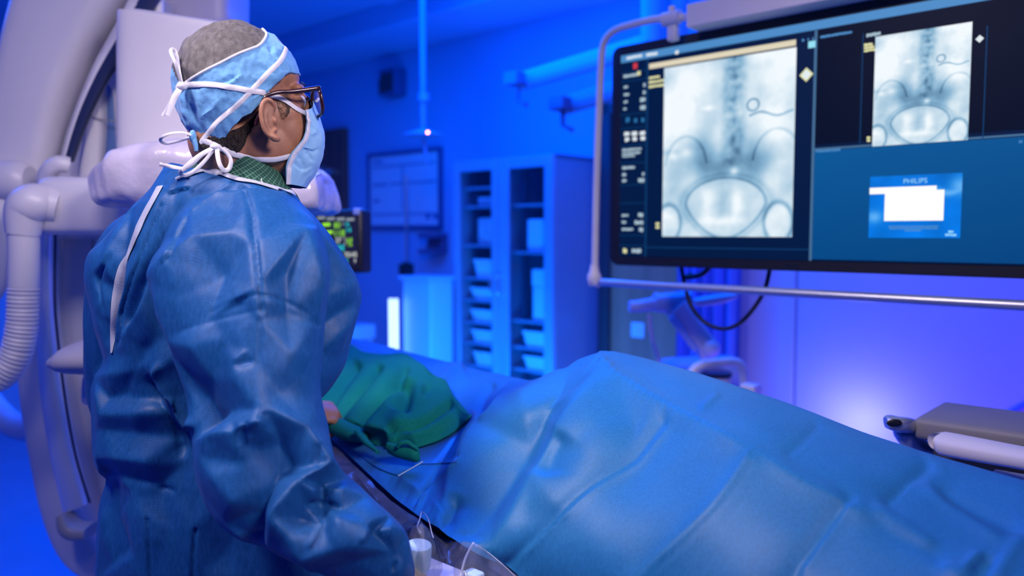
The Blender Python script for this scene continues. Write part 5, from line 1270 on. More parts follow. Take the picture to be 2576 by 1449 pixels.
# right ear, modelled from its outline
YE = h2w((.012, -.077, -.015))[1]
def ep(x, y, k):          # point of the ear: outline position and how far it stands off the head
    return P(640 + x / 4.53, 160 + y / 4.53, YE - k)
helix = [ep(205, 560, .000), ep(222, 520, .004), ep(218, 470, .007), ep(185, 425, .011), ep(140, 415, .014), ep(98, 450, .017), ep(80, 510, .019), ep(78, 590, .0195), ep(92, 670, .019), ep(115, 745, .017), ep(150, 800, .014), ep(195, 835, .011)]
anti = [ep(170, 470, .008), ep(140, 540, .012), ep(130, 600, .0135), ep(138, 670, .0135), ep(160, 735, .012), ep(195, 775, .010), ep(225, 770, .008)]
eparts = [tube(helix, [.0028, .0032, .0036, .0038, .0038, .0038, .0038, .0038, .0038, .0038, .004, .0045], 14, 60),
          tube(anti, [.002, .0028, .003, .003, .003, .003, .0028], 12, 40),
          tube([ep(215, 470, .005), ep(195, 530, .007), ep(165, 600, .006)], [.003, .0028, .002], 12, 14),
          tube([ep(185, 800, .010), ep(225, 845, .008), ep(268, 858, .005), ep(282, 848, .003)], [.005, .006, .0048, .003], 14, 20),
          tube([ep(215, 600, .003), ep(232, 650, .006), ep(240, 700, .004)], [.003, .0042, .003], 12, 16),
          tube([ep(200, 770, .009), ep(232, 762, .007), ep(248, 745, .003)], [.003, .0038, .003], 12, 14)]
# shallow bowl behind the rims
bowl = []
cx, cyy = 165, 630
for k_, (fr, dp) in enumerate(((1.0, 0), (0.62, .006), (0.2, .009))):
    bowl.append([ep(cx + (x - cx) * fr, cyy + (y - cyy) * fr, kk * fr - dp * 0.6 + .002) for x, y, kk in
                 ((215, 470, .006), (180, 425, .010), (140, 420, .013), (100, 455, .016), (84, 520, .017), (82, 600, .017), (98, 690, .016), (130, 770, .013), (180, 815, .010), (235, 840, .006), (262, 800, .002), (250, 740, .002), (240, 660, .001), (225, 560, .001))])
bv, bf = ring_loft(bowl)
eparts.append(thick(bv, [f for f in bf if len(f) == 4] + [bf[-1]], 0.0035) if False else (np.vstack([bv, bv + np.array([-.002, .0045, 0])]), list(bf) + [tuple(i + len(bv) for i in f[::-1]) for f in bf]))
ev, ef = remesh(eparts, 0.0011, 3, 0.5)
ev2 = mirror(ev); ef2 = [f[::-1] for f in ef]
shoulder_r, elbow_r, wrist_r = P(605, 600, 1.26), P(600, 1090, 1.17), P(960, 1400, 1.12)
shoulder_l, elbow_l, wrist_l = P(385, 660, 1.50), P(352, 1015, 1.62), P(752, 1032, 1.76)
trunk = [ellipsoid(P(575, 770, 1.41), (.16, .10, .21)), ellipsoid(P(570, 1150, 1.42), (.155, .11, .24)), ellipsoid(P(560, 1420, 1.42), (.16, .12, .16)), tube([nk1, nk1 - UP * .12], [.06, .08], 24),
  tube([shoulder_r + np.array([-.06, .05, .01]), shoulder_r, (shoulder_r + elbow_r) / 2, elbow_r], [.06, .055, .047, .04], 18, 20), tube([elbow_r, (elbow_r * .7 + wrist_r * .3), wrist_r], [.042, .042, .027], 18, 20),
  tube([shoulder_l + np.array([.08, -.05, -.02]), shoulder_l, (shoulder_l + elbow_l) / 2, elbow_l], [.06, .055, .047, .04], 18, 20), tube([elbow_l, (elbow_l * .7 + wrist_l * .3), wrist_l], [.042, .042, .027], 18, 20)]
for s_ in (-1, 1):
    hp_ = P(560, 1420, 1.42) + np.array([-.45 * s_ * .2, .9 * s_ * .1, 0])
    trunk.append(tube([hp_, hp_ * np.array([1, 1, 0]) + UP * .5, hp_ * np.array([1, 1, 0]) + UP * .08], [.085, .06, .042], 18, 20))
    ft = hp_ * np.array([1, 1, 0]); fw = np.array([cos(YAW), sin(YAW), 0])
    trunk.append(tube([ft - fw * .05 + UP * .035, ft + fw * .06 + UP * .032, ft + fw * .17 + UP * .026], [.035, .042, .026], 14, 12))
# hands: palm and five bent fingers
def hand(wr, fwd, back, side, curl, sp=1.0):
    """wr wrist, fwd towards the knuckles, back = out of the back of the hand, side = +1 thumb on +cross side"""
    fwd = np.asarray(fwd, float); fwd /= np.linalg.norm(fwd); back = np.asarray(back, float); back -= fwd * (back @ fwd); back /= np.linalg.norm(back)
    lat = np.cross(back, fwd) * side
    out = [tube([wr - fwd * .02, wr + fwd * .02, wr + fwd * .06, wr + fwd * .088], [.025, .026, .030, .026], 18, 14)]
    out = [(v_ - np.outer((v_ - wr) @ back, back) * 0.45, f_) for v_, f_ in out]
    spec = (('i', .030, .072, .0092), ('m', .010, .080, .0096), ('r', -.010, .074, .0090), ('l', -.028, .060, .0080))
    for i, (_, o_, ln, r_) in enumerate(spec):
        p = wr + fwd * (.085 - abs(o_ - .008) * .25) + lat * o_; d = fwd.copy(); pts = [p - fwd * .02, p]; a = 0
        for j, (fr, ang) in enumerate(((.45, curl[0]), (.31, curl[1]), (.24, curl[2]))):
            a += ang + (i - 1.5) * 0.04
            dd = fwd * cos(a) - back * sin(a) + lat * (o_ * 2.0 * sp) * .5
            p = p + dd / np.linalg.norm(dd) * ln * fr; pts.append(p)
        out.append(tube(pts, [r_, r_ * 1.04, r_, r_ * .93, r_ * .72], 14, 22))
        out.append(ellipsoid(pts[1], (r_ * 1.12,) * 3, nu=14, nv=10))
    tp = wr + fwd * .025 + lat * .026; t1 = tp + (lat * .65 + fwd * .6 - back * .35) * .038; t2 = t1 + (lat * .2 + fwd * .8 - back * .5) * .032; t3 = t2 + (fwd * .8 - back * .6 - lat * .15) * .025
    out.append(tube([tp - fwd * .015, tp, t1, t2, t3], [.012, .0135, .0115, .0105, .008], 14, 22))
    return out
HL = hand(wrist_l, P(835, 1040, 1.80) - wrist_l, np.array([-.25, -.55, .8]), 1, (.95, 1.1, .8))
hlv, hlf = remesh(HL, 0.0024, 5, 0.5)
bv_, bf_ = remesh(trunk, 0.010, 6, 0.5)
V_, F_ = join_geo([(hv, hf), (ev, ef), (ev2, ef2), (hlv, hlf), (bv_, bf_)])
body = mesh('body', V_, F_, M['skin'], man)
head_tree = bvh(hv, hf); ear_tree = bvh(ev, ef)

# ---- gown
TOR = [(428, 414, 742, 490, 1.36, .088), (402, 448, 756, 512, 1.37, .12), (345, 515, 800, 562, 1.385, .15), (268, 600, 850, 632, 1.40, .165), (222, 655, 890, 702, 1.41, .175), (230, 770, 899, 755, 1.415, .18), (254, 860, 872, 866, 1.42, .18), (264, 905, 858, 915, 1.42, .18),
       (234, 965, 828, 962, 1.42, .18), (233, 1010, 798, 1005, 1.42, .18), (236, 1085, 818, 1078, 1.42, .18), (242, 1148, 832, 1150, 1.42, .18), (274, 1188, 830, 1200, 1.42, .18), (254, 1280, 815, 1290, 1.42, .18), (247, 1380, 835, 1380, 1.42, .18),
       (238, 1520, 860, 1520, 1.42, .18), (225, 1800, 860, 1800, 1.42, .18), (215, 2200, 860, 2200, 1.42, .19)]
SLV = [(470, 500, 735, 486, 1.31, .085), (420, 590, 800, 570, 1.26, .105), (388, 690, 826, 670, 1.225, .115), (402, 790, 812, 790, 1.20, .115), (432, 890, 806, 885, 1.18, .11), (470, 990, 800, 985, 1.165, .105), (483, 1100, 822, 1075, 1.15, .105),
       (498, 1215, 838, 1150, 1.135, .10), (560, 1312, 872, 1205, 1.12, .092), (668, 1365, 925, 1250, 1.11, .083), (800, 1435, 985, 1298, 1.105, .068), (900, 1492, 1022, 1340, 1.105, .052), (975, 1492, 1036, 1398, 1.11, .034), (1000, 1490, 1040, 1428, 1.115, .026)]
gparts = [loft_px(TOR, 64, 120, 2.2, vfix=(-.345, .938, 0)), loft_px(SLV, 56, 110, 2.15, vfix=(-.31, .95, 0)),
          tube([P(450, 600, 1.46), P(380, 650, 1.50), P(350, 760, 1.56), elbow_l + np.array([-.01, 0, 0]), elbow_l * .6 + wrist_l * .4, wrist_l], [.075, .09, .092, .082, .07, .04], 28, 50)]
ga, gb = remesh([gparts[0], gparts[2]], 0.0036, 5, 0.5), remesh([gparts[1]], 0.0034, 4, 0.5)
ga = (crumple(ga[0], ga[1], 0.007, 6.0, 1.0, (1, 1, 0.7)), ga[1]); ga = (crumple(ga[0], ga[1], 0.004, 15.0, 5.0, (1, 1, 0.7)), ga[1])
gb = (crumple(gb[0], gb[1], 0.006, 6.5, 3.0, (1, 1, 0.7)), gb[1]); gb = (crumple(gb[0], gb[1], 0.0035, 16.0, 8.0, (1, 1, 0.7)), gb[1])
SNET = dict(a0=(470,500,0), a1=(608,461,6), a2=(735,486,0), s1=(633,534,10), s2=(642,624,12), s3=(653,735,14), s4=(653,808,8), s5=(650,920,6), s6=(661,1026,14),
 l1=(420,600,0), l2=(379,705,10), l3=(393,763,8), l4=(421,858,2), l5=(443,920,-5), l6=(499,1023,-20), l7=(521,1068,-24), L1=(380,640,0), L2=(365,740,0), L3=(395,860,0), L4=(425,940,0), L5=(462,1030,0),
 b1=(577,531,0), b2=(500,612,14), b3=(555,685,-9), b4=(519,793,-7), b5=(560,850,-4), b6=(530,960,-7), b7=(602,950,9), b8=(580,1036,-4), B1=(440,660,16), B2=(455,745,2), B3=(480,870,4), b9=(590,600,12), bb=(600,760,-2),
 c1=(720,560,0), c2=(767,590,12), c3=(804,716,9), c4=(720,680,-4), c5=(725,790,-6), c6=(801,808,0), c7=(793,906,0), c8=(730,890,7), c9=(800,990,0), C1=(800,570,0), C2=(826,670,0), C3=(700,990,2),
 e1=(540,1092,15), e2=(600,1080,17), e3=(670,1056,24), f1=(703,1115,-15), f2=(748,1180,-18), f3=(692,1210,-19), f4=(650,1290,-18), f5=(645,1395,-14),
 g1=(762,1080,10), g2=(808,1168,17), g3=(742,1207,13), g4=(686,1283,18), g5=(738,1342,15), g6=(768,1386,17), g7=(840,1371,11), g8=(908,1366,13), g9=(921,1325,9),
 h1=(560,1200,14), h2=(490,1215,0), h3=(566,1312,0), h4=(622,1165,4), h5=(600,1260,10), h6=(483,1110,0), h7=(520,1150,10), h8=(640,1130,-4),
 i1=(813,1217,-8), i2=(816,1262,-20), i3=(770,1272,-4), i4=(860,1277,-5), i5=(755,1312,-7), i6=(812,1335,-5), i7=(845,1305,9), i8=(790,1240,8), i9=(850,1240,8),
 j1=(800,1430,2), j2=(900,1410,0), k1=(937,1335,-8), k2=(1002,1395,-8), k3=(968,1335,9),
 m1=(838,1150,0), m2=(874,1205,0), m3=(927,1250,0), m4=(987,1298,0), m5=(1024,1340,0), m6=(1038,1400,0), n1=(668,1372,0), n2=(800,1449,0), n3=(900,1500,0), n4=(980,1480,0), n5=(825,1080,0))
SEDG = ['a1 s1 s2 s3 s4 s5 s6', 'b1 b2 B1 l2', 'l2 l3 l4 l5 l6 l7', 'l7 b8 s6', 'e1 e2 e3', 's6 f1 f2', 'g2 g3 g4 g5 g6 g7 g8 g9', 'c2 c3 c6 c7', 'f3 f4 f5', 'f2 f3', 's6 e3', 'b4 s3', 's3 c5 c6', 'c2 s3', 'i1 i2 i3', 'i2 i4', 'g6 i6 i2', 'k1 k2', 'b7 s5', 'h7 h1 h5', 'e1 h6', 'b3 s2', 'B1 B2 l3', 'c8 s5']
TNET = dict(a0=(446,446,0), a1=(412,500,5), a2=(384,562,5), a3=(357,629,5), a4=(318,715,5), a5=(295,790,3), a6=(284,885,0), b1=(428,520,-7), b2=(402,600,-12), b3=(352,720,-20), b4=(322,810,-16),
 c1=(323,531,-7), c2=(300,620,-18), c3=(286,740,-22), c4=(283,840,-15), d1=(262,660,8), d2=(252,760,2), d3=(228,690,0), d4=(236,790,0), d5=(258,860,0), d6=(290,565,0), d7=(360,505,0),
 o1=(242,952,8), o2=(290,945,15), o3=(345,930,7), o4=(395,905,9), o5=(267,1001,-11), o6=(330,1002,-14), o7=(424,1003,-18), o8=(309,983,-13), o9=(247,920,0),
 p1=(262,1040,12), p2=(340,1040,9), p3=(410,1045,-8), q1=(345,1092,-9), q2=(435,1110,-28), r1=(252,1150,13), r2=(300,1148,16), r3=(370,1160,9), r4=(440,1180,-24), t1=(264,1185,-9), t2=(292,1195,-5), t3=(393,1224,-16),
 u1=(340,1240,8), u2=(328,1283,10), u3=(343,1395,5), w1=(283,1300,-15), w2=(308,1385,-18), x1=(372,1300,10), x2=(376,1460,7), y1=(430,1330,-2), y2=(490,1325,7), y3=(484,1460,5), v1=(256,1250,0), v2=(249,1350,0), v3=(242,1460,0),
 z1=(312,845,10), z2=(358,772,12), z3=(400,850,-2), z4=(372,880,-4), z5=(330,900,6), y4=(560,1400,-6), y5=(620,1460,0), z6=(240,1080,0),
 e1=(815,607,8), e2=(893,713,9), e3=(842,690,-3), e4=(832,740,2), e5=(862,790,-12), e6=(804,832,-14), e7=(893,785,10), e8=(855,828,13), e9=(820,862,9), f1=(795,885,2), f2=(852,905,0), f3=(800,560,0), f4=(900,755,0), f5=(770,640,0), f6=(812,980,0))
TEDG = ['a0 a1 a2 a3 a4 a5 a6', 'b1 b2 b3 b4', 'c1 c2 c3 c4', 'o1 o2 o3 o4', 'o5 o8', 'o5 o6 o7', 'p1 p2', 'q1 q2', 'r1 r2 r3', 't1 t2 t3', 't2 u1 u2 u3', 'w1 w2', 'a6 z1 z2', 'e1 e2', 'e4 e5 e6', 'e7 e8 e9 f1', 't2 w1', 'x1 x2', 'y2 y3', 'q2 r4 t3', 'c1 d1', 'z1 z5 o3']
gb = (crease_net(gb[0], gb[1], SNET, SEDG, 1.35, sm=1), gb[1])
ga = (crease_net(ga[0], ga[1], TNET, TEDG, 0.85, sm=2), ga[1])
GV, GF = join_geo([ga, gb]); GV = np.array(GV)
GST = [
 ('v', 5, 8, [(608, 461), (622, 500), (633, 534), (638, 580), (642, 624), (648, 680), (653, 730), (657, 791)], .04), ('v', 3.0, 2.5, [(655, 800), (652, 870), (650, 925)], .08),
 ('v', 3.5, 2.2, [(519, 793), (560, 770), (605, 752), (653, 741), (703, 752), (750, 775), (790, 798)], .1), ('v', 3.5, 1.6, [(440, 838), (520, 812), (590, 793), (650, 780)], .15),
 ('r', 11, 18, [(391, 905), (405, 950), (425, 995), (455, 1045), (492, 1085)], .12), ('v', 13, 14, [(376, 935), (392, 990), (420, 1045), (450, 1100), (465, 1160)], .15),
 ('v', 5, 4, [(590, 1060), (575, 1090)], .3), ('v', 5, 4, [(620, 1055), (605, 1100)], .3), ('r', 5, 4, [(632, 1090), (618, 1122)], .3),
 ('r', 5, 5, [(818, 1312), (795, 1345), (768, 1384)], .15), ('v', 4, 5, [(811, 1215), (812, 1240), (814, 1258)], .2), ('v', 4, 5, [(817, 1262), (795, 1266), (772, 1272)], .2), ('v', 4, 5, [(817, 1262), (835, 1272), (858, 1277)], .2),
 ('r', 6, 5, [(924, 1325), (916, 1348), (908, 1366)], .2), ('v', 4, 5, [(1000, 1410), (985, 1440)], .3),
 ('r', 4, 3.5, [(591, 456), (530, 497), (474, 536)], .12), ('s', 9, -4, [(474, 536), (455, 570), (437, 607), (407, 668)], .15), ('s', 8, -4, [(480, 470), (450, 478), (418, 488)], .2),
 ('v', 5, 6, [(410, 498), (382, 570), (352, 643), (324, 713), (304, 788), (291, 880)], .06), ('v', 6, 6, [(280, 625), (250, 690), (248, 740), (262, 800)], .2),
 ('v', 3.0, 5, [(370, 1300), (374, 1370), (377, 1449), (378, 1500)], .04), ('v', 3.0, 5, [(492, 1325), (486, 1380), (484, 1449), (484, 1500)], .05), ('v', 6, 5, [(395, 1225), (420, 1230), (445, 1240)], .3),
 ('r', 6, 4, [(625, 880), (600, 900), (585, 915)], .25), ('v', 6, 5, [(588, 918), (615, 912), (640, 905)], .25), ('v', 4, 4, [(790, 795), (800, 815), (812, 822)], .3), ('v', 7, 5, [(808, 1110), (802, 1150), (806, 1180)], .25),
]
GV = facet(GV, GF, 6, 6, 0.25)
GV = relax(GV, GF, 2, 0.35)
GV = folds(GV, GF, GST)
gown_tree = bvh(GV, GF)
gown = mesh('gown', GV, GF, M['gown'], man)
C, Nn = on([gown_tree], [(404, 470), (388, 500), (362, 548), (334, 615), (312, 680), (295, 755), (287, 830), (283, 888)], 0.002, 60)
w_ = np.interp(np.linspace(0, 1, 60), [0, .3, .6, .85, 1], [.016, .020, .020, .012, .006])
mesh('back_binding', *ribbon(C, Nn, w_, 0.0012), M['trim'], gown, label='pale grey binding along the open back edge')
v, f = loft_px([(410, 424, 452, 432, 1.37, .006), (409, 440, 450, 452, 1.36, .012), (402, 466, 442, 470, 1.355, .02), (385, 500, 432, 505, 1.35, .03)], 24, 20, 3)
mesh('collar_flap', v, f, M['gown'], gown)

# ---- scrub shirt collar with a diamond lattice
m, nt, b = nodes_of('scrub_green'); M['scrub'] = m; Lk = nt.links.new
b.inputs['Roughness'].default_value = 0.85; b.inputs['Specular IOR Level'].default_value = 0.2
uv = nt.nodes.new('ShaderNodeUVMap'); sepx = nt.nodes.new('ShaderNodeSeparateXYZ'); Lk(uv.outputs['UV'], sepx.inputs[0])
def mth(op, a, bb=None):
    n = nt.nodes.new('ShaderNodeMath'); n.operation = op
    for k, x in enumerate((a, bb)):
        if x is None: continue
        if isinstance(x, (int, float)): n.inputs[k].default_value = x
        else: Lk(x, n.inputs[k])
    return n.outputs[0]
ln_ = []
for sg in (1, -1):
    t_ = mth('ADD', mth('MULTIPLY', sepx.outputs[0], 96.0), mth('MULTIPLY', sepx.outputs[1], 80.0 * sg))
    ln_.append(mth('LESS_THAN', mth('ABSOLUTE', mth('SUBTRACT', mth('FRACT', t_), 0.5)), 0.06))
nz = nt.nodes.new('ShaderNodeTexNoise'); nz.inputs['Scale'].default_value = 700
msk = mth('MULTIPLY', mth('MAXIMUM', *ln_), mth('GREATER_THAN', nz.outputs['Fac'], 0.42))
mx = nt.nodes.new('ShaderNodeMix'); mx.data_type = 'RGBA'; Lk(msk, mx.inputs[0]); mx.inputs[6].default_value = (0.016, 0.062, 0.045, 1); mx.inputs[7].default_value = (0.13, 0.30, 0.23, 1)
Lk(mx.outputs[2], b.inputs['Base Color'])
CST = [(503, 372, 700, 424, 1.352, .074), (500, 384, 716, 446, 1.352, .077), (498, 402, 728, 470, 1.352, .078), (480, 428, 748, 500, 1.355, .09), (450, 480, 760, 540, 1.36, .10)]
v, f = loft_px(CST, 96, 40, 2.0, vfix=(-.31, .95, 0))
f = [q for q in f if len(q) == 4]
v = rumple(v, f, 0.003, 20)
col = mesh('scrub_collar', *thick(v, f, 0.0015), M['scrub'], man, label='dark green scrub collar with pale diamond lattice')
ul = col.data.uv_layers.new(name='UVMap')
nvv = len(v); rows_ = np.arange(nvv) // 96; cols_ = np.arange(nvv) % 96
uvv = np.stack([cols_ / 96 * 0.50, rows_ / 40 * 0.10], 1); uvv = np.vstack([uvv, uvv])
vi = np.empty(len(col.data.loops), int); col.data.loops.foreach_get('vertex_index', vi); ul.data.foreach_set('uv', uvv[vi].astype(np.float32).ravel())
col_tree = bvh(v, f)
h = hit([col_tree], 664, 458)
if h:
    n_ = h[1]; ax_ = np.cross(UP, n_); ax_ /= np.linalg.norm(ax_); ay_ = np.cross(n_, ax_)
    v, f = text_geo('C.', .017, h[0] + n_ * .0012 - ax_ * .006 - ay_ * .004, ax_, ay_)
    mesh('collar_lettering', v, f, M['tie'], col, False, label='white embroidered letter')

C, Nn = on([gown_tree, col_tree], [(446, 452), (470, 442), (500, 433), (530, 432), (560, 440), (600, 453), (640, 461), (690, 475), (735, 488)], 0.003, 70)
mesh('neck_binding', *ribbon(C, Nn, np.interp(np.linspace(0, 1, 70), [0, .3, .7, 1], [.006, .012, .008, .014]), 0.0015), M['trim'], gown, label='white binding around the neckline')
# ---- cap
E0 = np.array([-.010, 0, .03])
phi_t = np.radians([0, 40, 60, 75, 90, 100, 115, 128, 148, 165, 180]); zb_t = np.array([.043, .042, .022, -.004, -.018, -.024, -.038, -.056, -.082, -.091, -.094])
NPH, NT = 200, 76
V = []
er = np.array([.107, .084, .092]); ec = np.array([-.010, 0, .050])
for j in range(NT):
    t_ = j / (NT - 1)
    for i in range(NPH):
        ph = 2 * pi * i / NPH; ap = min(ph, 2 * pi - ph)
        zb = float(np.interp(ap, phi_t, zb_t))
        d2 = np.array([cos(ph), -sin(ph)])
        zeq = .045; er[0] = .101 + .004 * (cos(ph) < 0) - .011 * max(0, -cos(ph)) ** 2; rx = 1 / sqrt((d2[0] / er[0]) ** 2 + (d2[1] / er[1]) ** 2); frac = .42
        if t_ < frac:
            z_ = zb + (zeq - zb) * (t_ / frac); dz_ = (zeq - z_) / .105; rr_ = rx * (1 - (.10 + .20 * max(0, -cos(ph)) ** 1.5) * dz_ ** 2); base = np.array([ec[0] + d2[0] * rr_, d2[1] * rr_, z_]); d = np.array([d2[0], d2[1], 0.0])
        else:
            an = (t_ - frac) / (1 - frac) * pi / 2; base = np.array([ec[0] + d2[0] * rx * cos(an), d2[1] * rx * cos(an), zeq + er[2] * sin(an)]); d = np.array([d2[0] * cos(an), d2[1] * cos(an), sin(an)])
        puff = .004 * sin(pi * min(1, t_ * 1.6)) + (.004 * max(0, -cos(ph)) ** 2 * math.exp(-((t_ - .22) / .18) ** 2))
        gather = .0028 * sin(ph * 34) * max(0, -cos(ph) - .35) * math.exp(-t_ / .16)
        V.append(base + d * (puff + gather - .003 * math.exp(-t_ / .03)))
V = h2w(np.array(V)); F = grid_faces(NPH, NT, True); F = [f for f in F]
N_ = vnormals(V, F)
if np.mean(np.sum(N_ * (V - h2w(ec)), 1)) < 0: F = [f[::-1] for f in F]
V = rumple(V, F, .0035, 26, 4.0); V = rumple(V, F, .0015, 70, 2.0)
V = folds(V, F, [('v', 3, 3, [(672, 118), (700, 150)], .3), ('v', 3.5, 3, [(640, 160), (700, 190)], .3), ('r', 4, 3, [(560, 225), (620, 180)], .3), ('v', 4, 4, [(470, 250), (500, 320)], .3), ('r', 5, 5, [(455, 260), (475, 320), (495, 340)], .3), ('v', 4, 5, [(450, 270), (462, 320), (488, 345)], .3),
 ('v', 3, 3, [(540, 215), (600, 190)], .3), ('r', 3, 3, [(500, 300), (560, 250)], .3), ('v', 3, 3, [(520, 320), (590, 270)], .3), ('r', 3, 2.5, [(620, 260), (690, 215)], .3)])
cap_tree = bvh(V, F)
net_poly = [(380, 60), (448, 204), (470, 208), (500, 188), (530, 170), (558, 157), (602, 134), (650, 116), (664, 100), (672, 84), (664, 60), (640, 20), (500, 0)]
def inside(poly, x, y):
    c = False; n = len(poly); j = n - 1
    for i in range(n):
        if (poly[i][1] > y) != (poly[j][1] > y) and x < (poly[j][0] - poly[i][0]) * (y - poly[i][1]) / (poly[j][1] - poly[i][1]) + poly[i][0]: c = not c
        j = i
    return c
FCm = np.array([V[list(f)].mean(0) for f in F]); q = w2h(FCm); q[:, 1] = -np.abs(q[:, 1]); pq = proj(h2w(q)); lz = q[:, 2]
isnet = [bool(lz[i] > .03 and inside(net_poly, pq[i, 0], pq[i, 1])) for i in range(len(F))]
def submesh(V, F, keep):
    idx = {}; v2, f2 = [], []
    for f, k in zip(F, keep):
        if k: f2.append(tuple(idx.setdefault(i, len(idx)) for i in f))
    inv = sorted(idx, key=lambda i: idx[i]); return V[inv], f2
cap = mesh('surgical_cap', *thick(*submesh(V, F, [not k for k in isnet]), .0012), M['cap'], man)
mesh('cap_net', *thick(*submesh(V, F, isnet), .0012), M['net'], cap, label='grey see-through crown of the cap')
C, Nn = on([cap_tree], [(462, 212), (491, 192), (530, 171), (558, 157), (602, 134), (650, 116), (665, 99), (671, 86), (660, 74)], .001, 60)
mesh('cap_seam', *tube(C, .0021, 10), M['tie'], cap, label='white seam around the crown')

# ---- hair at the nape and the sideburn
def hair_patch(top, bot, left, right, nu, nv, off):
    v, f = patch([head_tree], top, bot, left, right, nu, nv, off, 2)
    return v, f
hv1, hf1 = hair_patch([(497, 356), (550, 340), (600, 322), (635, 298), (662, 262)], [(508, 374), (545, 381), (592, 384), (614, 366), (630, 328), (654, 300)], [(497, 356), (502, 366), (508, 374)], [(662, 262), (660, 284), (654, 300)], 90, 30, .0022)
hv1 = rumple(hv1, hf1, .0012, 120)
hr = mesh('hair', *thick(hv1, hf1, .002), M['hair'], man)
v, f = thick(hv1, hf1, .002); mesh('hair', mirror(v), [q[::-1] for q in f], M['hair'], man)
m, nt, b = nodes_of('stubble'); b.inputs['Base Color'].default_value = (.03, .018, .014, 1); b.inputs['Roughness'].default_value = .8
nz = nt.nodes.new('ShaderNodeTexNoise'); nz.inputs['Scale'].default_value = 900; tc = nt.nodes.new('ShaderNodeTexCoord'); nt.links.new(tc.outputs['Object'], nz.inputs['Vector'])
n3 = nt.nodes.new('ShaderNodeTexNoise'); n3.inputs['Scale'].default_value = 60; nt.links.new(tc.outputs['Object'], n3.inputs['Vector'])
r_ = nt.nodes.new('ShaderNodeMath'); r_.operation = 'MULTIPLY'; nt.links.new(nz.outputs['Fac'], r_.inputs[0]); nt.links.new(n3.outputs['Fac'], r_.inputs[1])
rp = nt.nodes.new('ShaderNodeValToRGB'); rp.color_ramp.elements[0].position = .17; rp.color_ramp.elements[1].position = .36; nt.links.new(r_.outputs[0], rp.inputs['Fac']); nt.links.new(rp.outputs['Color'], b.inputs['Alpha'])
M['stubble'] = m
sv, sf = hair_patch([(694, 246), (712, 238), (730, 234)], [(708, 300), (716, 300), (728, 285)], [(694, 246), (698, 270), (708, 300)], [(730, 234), (732, 258), (728, 285)], 20, 30, .0008)
mesh('sideburn', sv, sf, M['stubble'], hr); mesh('sideburn', mirror(sv), [f[::-1] for f in sf], M['stubble'], hr)
ev_ = h2w((.100, -.035, .022)); 
v, f = tube([h2w((.094, -.012, .022)), h2w((.090, -.03, .028)), h2w((.078, -.05, .022))], [.003, .004, .002], 10, 16)
mesh('eyebrow', v, f, M['hair'], man); mesh('eyebrow', mirror(v), [q[::-1] for q in f], M['hair'], man)
M['eyew'] = mat('eye_white', (.75, .73, .72), .15)
for s_ in (-1, 1):
    e = mesh('eye', *hell((.0795, .031 * s_, -.001), (.0118, .0118, .0118)), M['eyew'], man)
    mesh('iris', *hell((.0895, .031 * s_, -.001), (.0024, .0052, .0052)), M['black'], e)
    mesh('eyelashes', *join_geo([tube([h2w((.090, (.031 + k * .004) * s_, .004)), h2w((.0975, (.031 + k * .0052) * s_, .003)), h2w((.102, (.031 + k * .006) * s_, .007))], [.0005, .0004, .0002], 6, 8) for k in (-2, -1.3, -.6, 0, .6, 1.3, 2)]), M['hair'], e)

# ---- mask
MR = [[(.079, -.067, -.019), (.098, -.042, -.012), (.110, 0, .006)], [(.077, -.068, -.040), (.104, -.044, -.042), (.119, 0, -.038)], [(.068, -.067, -.064), (.105, -.043, -.068), (.119, 0, -.066)],
      [(.046, -.062, -.086), (.095, -.041, -.094), (.110, 0, -.096)], [(.036, -.056, -.106), (.082, -.036, -.116), (.096, 0, -.120)], [(.034, -.047, -.132), (.063, -.030, -.139), (.076, 0, -.142)]]
MG = np.array([[r_[0], r_[1], r_[2], (r_[1][0], -r_[1][1], r_[1][2]), (r_[0][0], -r_[0][1], r_[0][2])] for r_ in MR])
MG = cr(np.swapaxes(cr(MG, 60), 0, 1), 80)      # across x rows
mv = h2w(MG.reshape(-1, 3)); mf = grid_faces(60, 80)
N_ = vnormals(mv, mf)
if np.mean(np.sum(N_ * (mv - h2w((.05, 0, -.06))), 1)) < 0: mf = [f[::-1] for f in mf]
mv = folds(mv, mf, [('s', 4, 2.5, [(762, 372), (785, 378), (800, 372)], .1), ('v', 3, 3, [(752, 390), (762, 420), (750, 440)], .2), ('v', 3, 3, [(770, 380), (788, 408)], .25), ('r', 5, 2.5, [(778, 340), (800, 330)], .3), ('s', 4, -2, [(735, 410), (760, 430), (788, 418)], .2), ('r', 3, 1.5, [(770, 300), (800, 328)], .2)], face=-.2)
mv = rumple(mv, mf, .0012, 60)
mask_tree = bvh(mv, mf)
mk = mesh('face_mask', *thick(mv, mf, .001), M['mask'], man)
Nm = vnormals(mv, mf); pe = mv[2 * 60:3 * 60]; ne = Nm[2 * 60:3 * 60]
mesh('mask_binding', *ribbon(pe + ne * .0015, ne, .0085, .0012, 60), M['tie'], mk, label='white stitched binding of the mask')
pe = mv[77 * 60:78 * 60]; ne = Nm[77 * 60:78 * 60]
mesh('mask_binding', *ribbon(pe + ne * .0015, ne, .0085, .0012, 60), M['tie'], mk, label='white stitched binding of the mask')
mesh('nose_wire', *tube([h2w((.112, -.022, .000)), h2w((.121, 0, .006)), h2w((.112, .022, .000))], .0022, 10, 20), M['tie'], mk)

